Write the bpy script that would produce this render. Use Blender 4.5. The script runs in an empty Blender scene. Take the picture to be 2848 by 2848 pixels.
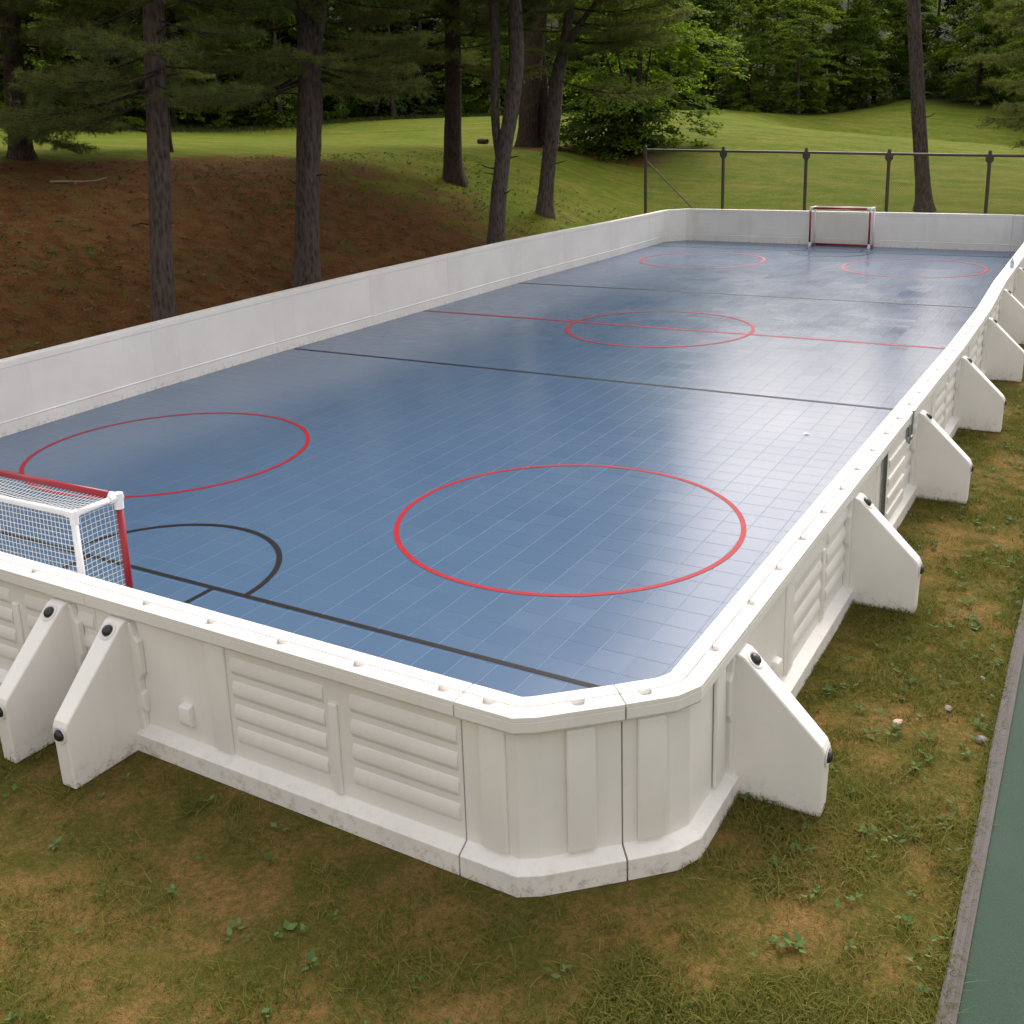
import bpy, bmesh, math, random
import numpy as np
from mathutils import Vector, Matrix

# ------------------------------------------------------------------ camera, sky, sun, exposure
SC = bpy.context.scene
COL = SC.collection
R_ = math.radians
CAM = Vector((7.740, -19.557, 4.123))
YAW, PITCH, ROLL = -0.5244, 0.2448, -0.0311
fw = Vector((math.sin(YAW) * math.cos(PITCH), math.cos(YAW) * math.cos(PITCH), -math.sin(PITCH)))
rt = Vector((math.cos(YAW), -math.sin(YAW), 0))
up = rt.cross(fw)
rt2 = rt * math.cos(ROLL) + up * math.sin(ROLL)
up2 = up * math.cos(ROLL) - rt * math.sin(ROLL)
cam_d = bpy.data.cameras.new('camera')
cam = bpy.data.objects.new('camera', cam_d)
COL.objects.link(cam)
m3 = Matrix((rt2, up2, -fw)).transposed()
cam.matrix_world = Matrix.Translation(CAM) @ m3.to_4x4()
cam_d.sensor_width = 36.0
cam_d.lens = 36.0 * 2897.8 / 2848.0
cam_d.shift_y = -0.125
cam_d.clip_start = 0.1
cam_d.clip_end = 2000
SC.camera = cam

SUN_EL, SUN_AZ = R_(44), R_(-5)          # azimuth clockwise from +Y
world = bpy.data.worlds.new('World')
SC.world = world
world.use_nodes = True
wn = world.node_tree.nodes
wl = world.node_tree.links
wn.clear()
sky = wn.new('ShaderNodeTexSky')
sky.sky_type = 'NISHITA'
sky.sun_disc = False
sky.sun_elevation = SUN_EL
sky.sun_rotation = SUN_AZ
sky.air_density = 3.0
sky.dust_density = 3.5
sky.ozone_density = 1.0
hsv = wn.new('ShaderNodeHueSaturation')
hsv.inputs['Saturation'].default_value = 0.28
bg = wn.new('ShaderNodeBackground')
bg.inputs['Strength'].default_value = 0.145
wo = wn.new('ShaderNodeOutputWorld')
wl.new(sky.outputs[0], hsv.inputs['Color'])
wb = wn.new('ShaderNodeMix'); wb.data_type = 'RGBA'; wb.blend_type = 'MULTIPLY'      # white balance of the overcast
wb.inputs[0].default_value = 1.0
wb.inputs[7].default_value = (1.065, 0.985, 0.985, 1)
wl.new(hsv.outputs[0], wb.inputs[6])
wl.new(wb.outputs[2], bg.inputs[0])
wl.new(bg.outputs[0], wo.inputs[0])

sun_d = bpy.data.lights.new('sun', 'SUN')
sun_d.energy = 1.1
sun_d.angle = R_(24)
sun_d.color = (1.0, 0.95, 0.87)
sun = bpy.data.objects.new('sun', sun_d)
COL.objects.link(sun)
sdir = Vector((math.sin(SUN_AZ) * math.cos(SUN_EL), math.cos(SUN_AZ) * math.cos(SUN_EL), math.sin(SUN_EL)))
sun.rotation_euler = sdir.to_track_quat('Z', 'Y').to_euler()
sun.location = (20, -20, 40)

SC.view_settings.view_transform = 'Standard'
SC.view_settings.look = 'None'
SC.view_settings.gamma = 1.0
SC.view_settings.exposure = 1.0
SC.view_settings.use_curve_mapping = False
SC.cycles.use_denoising = True
SC.cycles.max_bounces = 6
SC.cycles.diffuse_bounces = 3
SC.cycles.glossy_bounces = 3
SC.cycles.transmission_bounces = 4
SC.cycles.transparent_max_bounces = 6
SC.cycles.caustics_reflective = False
SC.cycles.caustics_refractive = False
SC.cycles.sample_clamp_indirect = 6.0

RND = random.Random(11)
NPR = np.random.default_rng(7)

# ------------------------------------------------------------------ helpers
def tag(o, label=None, cat=None, group=None, kind=None):
    if label: o['label'] = label
    if cat: o['category'] = cat
    if group: o['group'] = group
    if kind: o['kind'] = kind
    return o

def empty(name, loc=(0, 0, 0), rz=0.0, parent=None):
    o = bpy.data.objects.new(name, None)
    COL.objects.link(o)
    o.location = loc
    o.rotation_euler = (0, 0, rz)
    o.empty_display_size = 0.2
    if parent: o.parent = parent
    return o

class MB:
    """collects vertices and faces of one mesh"""
    def __init__(s):
        s.v, s.f, s.mi, s.m = [], [], [], 0
    def add(s, vs, fs):
        n = len(s.v)
        s.v.extend([tuple(p) for p in vs])
        s.f.extend([tuple(i + n for i in q) for q in fs])
        s.mi.extend([s.m] * len(fs))
    def box(s, a, b):
        x0, y0, z0 = a; x1, y1, z1 = b
        s.add([(x0, y0, z0), (x1, y0, z0), (x1, y1, z0), (x0, y1, z0), (x0, y0, z1), (x1, y0, z1), (x1, y1, z1), (x0, y1, z1)],
              [(0, 3, 2, 1), (4, 5, 6, 7), (0, 1, 5, 4), (1, 2, 6, 5), (2, 3, 7, 6), (3, 0, 4, 7)])
    def tube(s, pts, rad, n=8, cap=True):
        pts = [Vector(p) for p in pts]
        if not hasattr(rad, '__len__'): rad = [rad] * len(pts)
        t0 = (pts[1] - pts[0]).normalized()
        a = t0.orthogonal().normalized()
        vs, fs = [], []
        for i, p in enumerate(pts):
            t = (pts[min(i + 1, len(pts) - 1)] - pts[max(i - 1, 0)])
            t = t.normalized() if t.length > 1e-9 else t0
            a = (a - t * a.dot(t)).normalized()
            b = t.cross(a)
            for k in range(n):
                th = 2 * math.pi * k / n
                vs.append(p + (a * math.cos(th) + b * math.sin(th)) * rad[i])
        for i in range(len(pts) - 1):
            for k in range(n):
                k2 = (k + 1) % n
                fs.append((i * n + k, i * n + k2, (i + 1) * n + k2, (i + 1) * n + k))
        if cap:
            fs.append(tuple(range(n - 1, -1, -1)))
            fs.append(tuple((len(pts) - 1) * n + k for k in range(n)))
        s.add(vs, fs)
    def prism(s, poly, x0, x1, k0=1.0):
        """poly of (v, z) in the plane y=-v, extruded along x"""
        n = len(poly)
        vs = [(x0, -v, z) for v, z in poly] + [(x1, -v, z) for v, z in poly]
        fs = [tuple(range(n)), tuple(range(2 * n - 1, n - 1, -1))]
        for i in range(n):
            j = (i + 1) % n
            fs.append((i, i + n, j + n, j))
        s.add(vs, fs)
    def mesh(s, name, mats, smooth=False):
        me = bpy.data.meshes.new(name)
        me.from_pydata(s.v, [], s.f)
        for m in (mats if isinstance(mats, (list, tuple)) else [mats]): me.materials.append(m)
        if any(s.mi): me.polygons.foreach_set('material_index', s.mi)
        if smooth: me.polygons.foreach_set('use_smooth', [True] * len(s.f))
        me.update()
        return me
    def build(s, name, mats, parent=None, loc=(0, 0, 0), rot=(0, 0, 0), smooth=False, fix=True, bevel=0):
        me = s.mesh(name, mats, smooth)
        if fix: fix_normals(me)
        return place(name, me, parent, loc, rot, bevel)

def fix_normals(me):
    bm = bmesh.new(); bm.from_mesh(me)
    bmesh.ops.recalc_face_normals(bm, faces=bm.faces)
    bm.to_mesh(me); bm.free()

def bevel_mesh(me, w, seg=2, ang=35):
    bm = bmesh.new(); bm.from_mesh(me)
    bmesh.ops.recalc_face_normals(bm, faces=bm.faces)
    es = [e for e in bm.edges if len(e.link_faces) == 2 and e.calc_face_angle(0) > R_(ang)]
    for f in bm.faces: f.smooth = False
    res = bmesh.ops.bevel(bm, geom=es, offset=w, segments=seg, profile=0.5, affect='EDGES', clamp_overlap=True)
    for f in res['faces']: f.smooth = False
    bm.to_mesh(me); bm.free()
    return me

def place(name, me, parent=None, loc=(0, 0, 0), rot=(0, 0, 0), bevel=0):
    if bevel: bevel_mesh(me, bevel)
    o = bpy.data.objects.new(name, me)
    COL.objects.link(o)
    o.location = loc
    o.rotation_euler = rot
    if parent: o.parent = parent
    return o

def np_mesh(name, V, F, mat, smooth=False):
    """V (n,3) float, F (m,k) int, all faces with k corners"""
    me = bpy.data.meshes.new(name)
    V = np.asarray(V, dtype=np.float32); F = np.asarray(F, dtype=np.int32)
    k = F.shape[1]
    me.vertices.add(len(V)); me.vertices.foreach_set('co', V.ravel())
    me.loops.add(F.size); me.loops.foreach_set('vertex_index', F.ravel())
    me.polygons.add(len(F))
    me.polygons.foreach_set('loop_start', np.arange(0, F.size, k, dtype=np.int32))
    if smooth: me.polygons.foreach_set('use_smooth', np.ones(len(F), dtype=bool))
    me.materials.append(mat)
    me.update(calc_edges=True)
    me.validate()
    return me

def ss(a, b, x):
    t = max(0., min(1., (x - a) / (b - a))); return t * t * (3 - 2 * t)

# ------------------------------------------------------------------ materials
def new_mat(name):
    m = bpy.data.materials.new(name); m.use_nodes = True
    nt = m.node_tree; nt.nodes.clear()
    out = nt.nodes.new('ShaderNodeOutputMaterial')
    return m, nt, out

def N(nt, t, **kw):
    n = nt.nodes.new(t)
    for k, v in kw.items(): setattr(n, k, v)
    return n

def ramp(nt, fac, stops):
    r = N(nt, 'ShaderNodeValToRGB')
    cr = r.color_ramp
    while len(cr.elements) > 1: cr.elements.remove(cr.elements[-1])
    cr.elements[0].position = stops[0][0]; cr.elements[0].color = (*stops[0][1], 1)
    for p, c in stops[1:]:
        e = cr.elements.new(p); e.color = (*c, 1)
    nt.links.new(fac, r.inputs[0])
    return r.outputs[0]

def noise(nt, scale, detail=4, rough=.55, vec=None, dist=0.0):
    n = N(nt, 'ShaderNodeTexNoise')
    n.inputs['Scale'].default_value = scale; n.inputs['Detail'].default_value = detail
    n.inputs['Roughness'].default_value = rough; n.inputs['Distortion'].default_value = dist
    if vec is not None: nt.links.new(vec, n.inputs['Vector'])
    return n.outputs['Fac']

def mathn(nt, op, a, b=None, clamp=False):
    n = N(nt, 'ShaderNodeMath', operation=op); n.use_clamp = clamp
    for i, v in enumerate((a, b)):
        if v is None: continue
        if isinstance(v, (int, float)): n.inputs[i].default_value = v
        else: nt.links.new(v, n.inputs[i])
    return n.outputs[0]

def mixc(nt, fac, a, b, mode='MIX'):
    n = N(nt, 'ShaderNodeMix', data_type='RGBA', blend_type=mode)
    for s, v in ((0, fac), (6, a), (7, b)):
        if isinstance(v, (int, float)): n.inputs[s].default_value = v
        elif isinstance(v, tuple): n.inputs[s].default_value = (*v, 1)
        else: nt.links.new(v, n.inputs[s])
    return n.outputs[2]

def pos(nt):
    return N(nt, 'ShaderNodeNewGeometry').outputs['Position']

def principled(nt, out, base, rough=.5, bump=None, bstr=.3, bdist=.02, metal=0.0, spec=.5, normal=None):
    p = N(nt, 'ShaderNodeBsdfPrincipled')
    if isinstance(base, tuple): p.inputs['Base Color'].default_value = (*base, 1)
    else: nt.links.new(base, p.inputs['Base Color'])
    if isinstance(rough, (int, float)): p.inputs['Roughness'].default_value = rough
    else: nt.links.new(rough, p.inputs['Roughness'])
    p.inputs['Metallic'].default_value = metal
    p.inputs['Specular IOR Level'].default_value = spec
    if bump is not None:
        b = N(nt, 'ShaderNodeBump'); b.inputs['Strength'].default_value = bstr; b.inputs['Distance'].default_value = bdist
        nt.links.new(bump, b.inputs['Height']); nt.links.new(b.outputs[0], p.inputs['Normal'])
    nt.links.new(p.outputs[0], out.inputs[0])
    return p

MAT = {}
def simple(name, col, rough=.5, var=.12, scale=30., bump=0., bscale=200., metal=0.0, spec=.5):
    m, nt, out = new_mat(name)
    n = noise(nt, scale, 5)
    c = ramp(nt, n, [(.3, tuple(v * (1 - var) for v in col)), (.7, tuple(min(1, v * (1 + var)) for v in col))])
    b = noise(nt, bscale, 3) if bump else None
    principled(nt, out, c, rough, b, bump, .004, metal, spec)
    MAT[name] = m
    return m

# white moulded plastic: milky, faint clouding, a little dirt low down and in scuffs
def plastic(name, col, rough):
    m, nt, out = new_mat(name)
    p = pos(nt)
    c1 = ramp(nt, noise(nt, 1.3, 4, .6, p), [(.3, tuple(v * .90 for v in col)), (.7, col)])
    c2 = mixc(nt, ramp(nt, noise(nt, 9, 6, .7, p), [(.62, (0, 0, 0)), (.80, (.35, .35, .35))]), c1, tuple(v * f for v, f in zip(col, (.80, .76, .68))))
    mp = N(nt, 'ShaderNodeMapping'); mp.inputs['Scale'].default_value = (3, 3, 40)
    nt.links.new(p, mp.inputs['Vector'])
    scuff = ramp(nt, noise(nt, 3.0, 4, .7, mp.outputs[0]), [(.68, (0, 0, 0)), (.76, (.32, .32, .32))])
    c3 = mixc(nt, scuff, c2, tuple(v * .72 for v in col))
    mq = N(nt, 'ShaderNodeMapping'); mq.inputs['Scale'].default_value = (9, 9, .7)
    nt.links.new(p, mq.inputs['Vector'])
    streak = ramp(nt, noise(nt, 2.0, 5, .65, mq.outputs[0]), [(.52, (0, 0, 0)), (.72, (.20, .20, .20))])
    c3 = mixc(nt, streak, c3, tuple(v * f for v, f in zip(col, (.82, .80, .76))))
    # mud splashed along the foot of the boards
    sep = N(nt, 'ShaderNodeSeparateXYZ'); nt.links.new(p, sep.inputs[0])
    low = N(nt, 'ShaderNodeMapRange'); low.inputs[1].default_value = .0; low.inputs[2].default_value = .16
    low.inputs[3].default_value = 1.; low.inputs[4].default_value = 0.
    nt.links.new(sep.outputs[2], low.inputs[0])
    mud = ramp(nt, noise(nt, 14, 6, .75, p), [(.50, (0, 0, 0)), (.68, (.70, .70, .70))])
    mm = mathn(nt, 'MULTIPLY', low.outputs[0], mud)
    c4 = mixc(nt, mm, c3, (.32, .23, .15))
    pb = principled(nt, out, c4, rough, noise(nt, 60, 3, .5, p), .08, .004)
    pb.inputs['Subsurface Weight'].default_value = 0.0
    MAT[name] = m
    return m
plastic('plastic_white', (.83, .81, .775), .40)
plastic('plastic_pale', (.845, .825, .785), .40)  # paler plastic; on the far board pads its tone paints backlight
plastic('plastic_shade', (.80, .78, .745), .45)

simple('knob_black', (.018, .018, .022), .35, .2, 40)
simple('steel', (.33, .35, .35), .42, .25, 60, .2, 300, metal=.85)
simple('hinge_steel', (.13, .14, .13), .5, .3, 80, .2, 300, metal=.6)
simple('goal_red', (.28, .008, .02), .34, .15, 25)
simple('goal_white', (.78, .78, .80), .35, .05, 25)
simple('net_cord', (.80, .80, .74), .8, .08, 60)
simple('fence_bronze', (.060, .048, .036), .55, .3, 25, .2, 200)
simple('fence_wire', (.075, .062, .04), .6, .3, 25)
simple('brace_pipe', (.17, .15, .12), .5, .25, 25, metal=.3)
simple('paint_red', (.33, .010, .022), .5, .15, 60, .1, 500, spec=.16)
simple('paint_black', (.013, .012, .012), .5, .2, 60, .1, 500, spec=.16)
simple('slab', (.21, .30, .43), .8, .1, 20)
simple('kerb_asphalt', (.105, .095, .095), .9, .45, 45, .8, 120)
simple('stone', (.22, .20, .19), .8, .25, 12, .5, 40)
simple('wood_grey', (.22, .18, .14), .85, .3, 14, .6, 60)
simple('bottle', (.45, .55, .72), .25, .3, 20)
simple('paper', (.82, .83, .85), .7, .03, 20)
simple('dry_leaf', (.42, .30, .24), .8, .2, 60)

# modular court tile: moulded plastic grid, each tile a little different in gloss and tilt
def floor_mat():
    m, nt, out = new_mat('court_tile')
    p = pos(nt)
    off = N(nt, 'ShaderNodeVectorMath', operation='ADD'); off.inputs[1].default_value = (100 * .3048 - 3.87 % .3048, 100 * .3048 - (-12.63 % .3048), 0)
    nt.links.new(p, off.inputs[0])
    dv = N(nt, 'ShaderNodeVectorMath', operation='SCALE'); dv.inputs['Scale'].default_value = 1 / .3048
    nt.links.new(off.outputs[0], dv.inputs[0])
    fl = N(nt, 'ShaderNodeVectorMath', operation='FLOOR'); nt.links.new(dv.outputs[0], fl.inputs[0])
    mul = N(nt, 'ShaderNodeVectorMath', operation='MULTIPLY'); mul.inputs[1].default_value = (1, 1, 0)
    nt.links.new(fl.outputs[0], mul.inputs[0])
    wn_ = N(nt, 'ShaderNodeTexWhiteNoise', noise_dimensions='3D'); nt.links.new(mul.outputs[0], wn_.inputs['Vector'])
    rv = wn_.outputs['Value']; rc = wn_.outputs['Color']
    # sheets of 3x3 tiles laid together share a tone
    dv3 = N(nt, 'ShaderNodeVectorMath', operation='SCALE'); dv3.inputs['Scale'].default_value = 1 / 3.
    nt.links.new(mul.outputs[0], dv3.inputs[0])
    fl3 = N(nt, 'ShaderNodeVectorMath', operation='FLOOR'); nt.links.new(dv3.outputs[0], fl3.inputs[0])
    wn3 = N(nt, 'ShaderNodeTexWhiteNoise', noise_dimensions='3D'); nt.links.new(fl3.outputs[0], wn3.inputs['Vector'])
    base = ramp(nt, rv, [(0, (.070, .128, .220)), (1, (.075, .135, .230))])
    wear = noise(nt, .55, 5, .65, p)
    base = mixc(nt, ramp(nt, wear, [(.40, (0, 0, 0)), (.75, (.30, .30, .30))]), base, (.088, .147, .232))
    grit = noise(nt, 110, 2, .6, p)
    base = mixc(nt, ramp(nt, grit, [(.35, (.35, .35, .35)), (.65, (0, 0, 0))]), base, (.056, .100, .178))
    dust = noise(nt, 2.3, 6, .7, p)
    base = mixc(nt, ramp(nt, dust, [(.58, (0, 0, 0)), (.86, (.12, .12, .12))]), base, (.26, .30, .36))
    r0 = mathn(nt, 'MULTIPLY', rv, .025)
    r1 = mathn(nt, 'MULTIPLY', wn3.outputs['Value'], .03)
    r2 = mathn(nt, 'ADD', mathn(nt, 'ADD', r0, r1), mathn(nt, 'MULTIPLY', wear, .13))
    rough = mathn(nt, 'ADD', r2, .135)
    # tiles are never quite level
    tl = N(nt, 'ShaderNodeVectorMath', operation='SUBTRACT'); tl.inputs[1].default_value = (.5, .5, .5)
    nt.links.new(rc, tl.inputs[0])
    tl3 = N(nt, 'ShaderNodeVectorMath', operation='SUBTRACT'); tl3.inputs[1].default_value = (.5, .5, .5)
    nt.links.new(wn3.outputs['Color'], tl3.inputs[0])
    sc3 = N(nt, 'ShaderNodeVectorMath', operation='SCALE'); sc3.inputs['Scale'].default_value = .002
    nt.links.new(tl3.outputs[0], sc3.inputs[0])
    sc = N(nt, 'ShaderNodeVectorMath', operation='SCALE'); sc.inputs['Scale'].default_value = .0045
    nt.links.new(tl.outputs[0], sc.inputs[0])
    s2 = N(nt, 'ShaderNodeVectorMath', operation='ADD'); nt.links.new(sc.outputs[0], s2.inputs[0]); nt.links.new(sc3.outputs[0], s2.inputs[1])
    bmp = N(nt, 'ShaderNodeBump'); bmp.inputs['Strength'].default_value = .07; bmp.inputs['Distance'].default_value = .002
    nt.links.new(grit, bmp.inputs['Height'])
    add = N(nt, 'ShaderNodeVectorMath', operation='ADD'); nt.links.new(bmp.outputs[0], add.inputs[0]); nt.links.new(s2.outputs[0], add.inputs[1])
    nrm = N(nt, 'ShaderNodeVectorMath', operation='NORMALIZE'); nt.links.new(add.outputs[0], nrm.inputs[0])
    pb = principled(nt, out, base, rough, spec=.42)
    nt.links.new(nrm.outputs[0], pb.inputs['Normal'])
    MAT['court_tile'] = m
floor_mat()

def bark_mat(name, dark, light, lichen=.0):
    m, nt, out = new_mat(name)
    p = pos(nt)
    mp = N(nt, 'ShaderNodeMapping'); mp.inputs['Scale'].default_value = (1, 1, .28)
    nt.links.new(p, mp.inputs['Vector'])
    v = N(nt, 'ShaderNodeTexVoronoi'); v.inputs['Scale'].default_value = 16; nt.links.new(mp.outputs[0], v.inputs['Vector'])
    n1 = noise(nt, 12, 8, .7, mp.outputs[0], 1.0)
    h = mathn(nt, 'ADD', mathn(nt, 'MULTIPLY', v.outputs['Distance'], .6), n1)
    c = ramp(nt, h, [(.45, dark), (.95, light)])
    li = ramp(nt, noise(nt, 5, 6, .75, p), [(.62, (0, 0, 0)), (.72, (lichen,) * 3)])
    c = mixc(nt, li, c, (.30, .31, .24))
    principled(nt, out, c, .9, h, .9, .03, spec=.2)
    MAT[name] = m
bark_mat('bark_pine', (.022, .017, .015), (.090, .070, .060), .3)
bark_mat('bark_dark', (.014, .010, .008), (.055, .038, .030), .1)
bark_mat('bark_grey', (.026, .021, .018), (.098, .082, .070), .3)

def leaf_mat(name, dark, light, trans=.35, rough=.75):
    m, nt, out = new_mat(name)
    g = N(nt, 'ShaderNodeNewGeometry')
    oi = N(nt, 'ShaderNodeObjectInfo')
    n1 = noise(nt, .45, 3, .6, g.outputs['Position'])
    f = mathn(nt, 'ADD', mathn(nt, 'MULTIPLY', g.outputs['Random Per Island'], .5), mathn(nt, 'MULTIPLY', n1, .5))
    f = mathn(nt, 'ADD', f, mathn(nt, 'MULTIPLY', mathn(nt, 'SUBTRACT', oi.outputs['Random'], .5), .35))
    c = ramp(nt, f, [(.2, dark), (.85, light)])
    p = N(nt, 'ShaderNodeBsdfPrincipled'); p.inputs['Roughness'].default_value = rough
    p.inputs['Specular IOR Level'].default_value = .12
    t = N(nt, 'ShaderNodeBsdfTranslucent')
    nt.links.new(c, p.inputs['Base Color'])
    ct = mixc(nt, .5, c, (1.0, 1.0, .25), 'MULTIPLY'); nt.links.new(ct, t.inputs['Color'])
    mx = N(nt, 'ShaderNodeMixShader'); mx.inputs[0].default_value = trans
    nt.links.new(p.outputs[0], mx.inputs[1]); nt.links.new(t.outputs[0], mx.inputs[2])
    nt.links.new(mx.outputs[0], out.inputs[0])
    MAT[name] = m
leaf_mat('leaf_forest', (.050, .105, .012), (.220, .300, .040), .55)
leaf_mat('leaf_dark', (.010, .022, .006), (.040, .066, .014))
leaf_mat('leaf_maple', (.08, .15, .014), (.26, .35, .040), .55)
leaf_mat('needles', (.080, .112, .030), (.225, .250, .085), .42)
leaf_mat('leaf_shrub', (.030, .062, .010), (.120, .185, .030), .45)
leaf_mat('weed', (.06, .12, .03), (.16, .24, .09), .3)
leaf_mat('weed_shade', (.055, .10, .018), (.14, .20, .045), .35)
leaf_mat('grass_blade', (.048, .100, .009), (.250, .215, .058), .35)
leaf_mat('litter', (.030, .016, .009), (.240, .150, .085), .1, .8)
leaf_mat('grass_rough', (.03, .055, .012), (.10, .12, .03), .3)

def ground_mat():
    m, nt, out = new_mat('ground')
    p = pos(nt)
    at = N(nt, 'ShaderNodeVertexColor', layer_name='zones')
    sp = N(nt, 'ShaderNodeSeparateColor'); nt.links.new(at.outputs[0], sp.inputs[0])
    big = noise(nt, .35, 5, .6, p)
    mid = noise(nt, 2.2, 6, .65, p)
    fine = noise(nt, 26, 6, .75, p)
    vfine = noise(nt, 90, 3, .7, p)
    # mown lawn
    mp = N(nt, 'ShaderNodeMapping'); mp.inputs['Scale'].default_value = (.35, 1.6, 1); mp.inputs['Rotation'].default_value = (0, 0, .35)
    nt.links.new(p, mp.inputs['Vector'])
    swath = noise(nt, .9, 5, .6, mp.outputs[0])
    lf = mathn(nt, 'ADD', mathn(nt, 'MULTIPLY', swath, .45), mathn(nt, 'ADD', mathn(nt, 'MULTIPLY', mid, .35), mathn(nt, 'MULTIPLY', noise(nt, 7, 5, .7, p), .2)))
    lawn = ramp(nt, lf, [(.35, (.064, .114, .008)), (.47, (.112, .156, .014)), (.56, (.178, .180, .030)), (.68, (.275, .215, .075))])
    lawn = mixc(nt, ramp(nt, fine, [(.38, (.5, .5, .5)), (.6, (0, 0, 0))]), lawn, (.050, .072, .010))
    # pine needle litter
    nd = ramp(nt, mathn(nt, 'ADD', mathn(nt, 'MULTIPLY', mid, .4), mathn(nt, 'MULTIPLY', fine, .6)),
              [(.34, (.026, .011, .004)), (.5, (.108, .049, .018)), (.64, (.195, .105, .045))])
    gmask = ramp(nt, mathn(nt, 'ADD', mathn(nt, 'MULTIPLY', noise(nt, 1.1, 6, .7, p), .7), mathn(nt, 'MULTIPLY', fine, .3)), [(.51, (0, 0, 0)), (.62, (.75, .75, .75))])
    nd = mixc(nt, gmask, nd, (.060, .072, .018))
    # thin worn grass over dry soil beside the boards
    wf = mathn(nt, 'ADD', mathn(nt, 'MULTIPLY', mid, .55), mathn(nt, 'MULTIPLY', fine, .45))
    worn = ramp(nt, wf, [(.36, (.062, .076, .012)), (.48, (.125, .110, .026)), (.58, (.235, .145, .050)), (.70, (.340, .205, .090))])
    worn = mixc(nt, ramp(nt, vfine, [(.35, (.5, .5, .5)), (.55, (0, 0, 0))]), worn, (.045, .034, .014))
    # forest floor
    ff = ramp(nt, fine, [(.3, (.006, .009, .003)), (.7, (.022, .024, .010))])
    def edge(ch):
        a = mathn(nt, 'ADD', sp.outputs[ch], mathn(nt, 'MULTIPLY', mathn(nt, 'SUBTRACT', mathn(nt, 'ADD', mathn(nt, 'MULTIPLY', mid, .6), mathn(nt, 'MULTIPLY', big, .4)), .5), 1.6))
        return ramp(nt, a, [(.40, (0, 0, 0)), (.62, (1, 1, 1))])
    c = mixc(nt, edge(0), lawn, nd)
    c = mixc(nt, sp.outputs[2], c, worn)
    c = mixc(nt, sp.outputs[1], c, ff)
    h = mathn(nt, 'ADD', fine, mathn(nt, 'MULTIPLY', vfine, .5))
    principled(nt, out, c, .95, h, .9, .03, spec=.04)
    MAT['ground'] = m
ground_mat()

def court_mat():
    m, nt, out = new_mat('court_green')
    p = pos(nt)
    c = ramp(nt, noise(nt, 160, 3, .7, p), [(.35, (.007, .028, .016)), (.68, (.017, .058, .034))])
    c = mixc(nt, ramp(nt, noise(nt, 1.4, 5, .6, p), [(.45, (0, 0, 0)), (.75, (.45, .45, .45))]), c, (.032, .056, .040))
    c = mixc(nt, ramp(nt, noise(nt, 22, 6, .75, p), [(.52, (0, 0, 0)), (.75, (.5, .5, .5))]), c, (.014, .042, .026))
    principled(nt, out, c, .85, noise(nt, 200, 3, .6, p), .6, .004)
    MAT['court_green'] = m
court_mat()

# ------------------------------------------------------------------ ground
def ground_z(x, y):
    cr = 3.65 - .024 * max(-12., min(42., y))
    t = max(0., -6.7 - x) * .37
    k = 2.2
    bank = t - math.log1p(math.exp(k * (t - cr))) / k + math.log1p(math.exp(-k * cr)) / k
    bank += .045 * max(0., -17. - x)
    u = max(0., y - 17.8)
    pz = max(1.8, min(4.7, 2.3 + (4 - x) * .105))
    r = min(u / 27., 1.)
    back = pz * (1 - (1 - r) ** 2)
    w = ss(-15, -6, x)
    back += w * (-1.5 * math.exp(-((y - 52) / 7.) ** 2) + 2.1 * ss(54, 80, y))
    mm = .5
    if bank <= .001 and back <= .001: z = 0.
    else: z = max(bank, back) + max(0, mm - abs(bank - back)) ** 2 / (4 * mm) * min(1., max(bank, back) * 4)
    d = math.hypot(x - 7.74, y + 19.56)
    z += .22 * min(98., max(0., d - 100))
    if x < -46: z += .15 * min(60, -46 - x)
    return z - .03

def axis(lo, hi, dlo, dhi, fine, coarse):
    a = list(np.arange(dlo, dhi + 1e-6, fine))
    s, x = fine, dhi
    while x < hi: s = min(s * 1.22, coarse); x += s; a.append(x)
    s, x = fine, dlo
    while x > lo: s = min(s * 1.22, coarse); x -= s; a.insert(0, x)
    return a

def edge_d(az):      # distance from the camera to the forest edge, by azimuth in degrees
    pts = [(-75, 60), (-56, 70), (-50, 74), (-37, 80), (-28, 82), (-20, 85), (-15, 84), (-12.5, 87), (-9.5, 94), (-5, 88), (0, 80), (12, 76)]
    if az <= pts[0][0]: return pts[0][1]
    for (a, b), (c, d) in zip(pts, pts[1:]):
        if az <= c: return b + (d - b) * (az - a) / (c - a)
    return pts[-1][1]

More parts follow.
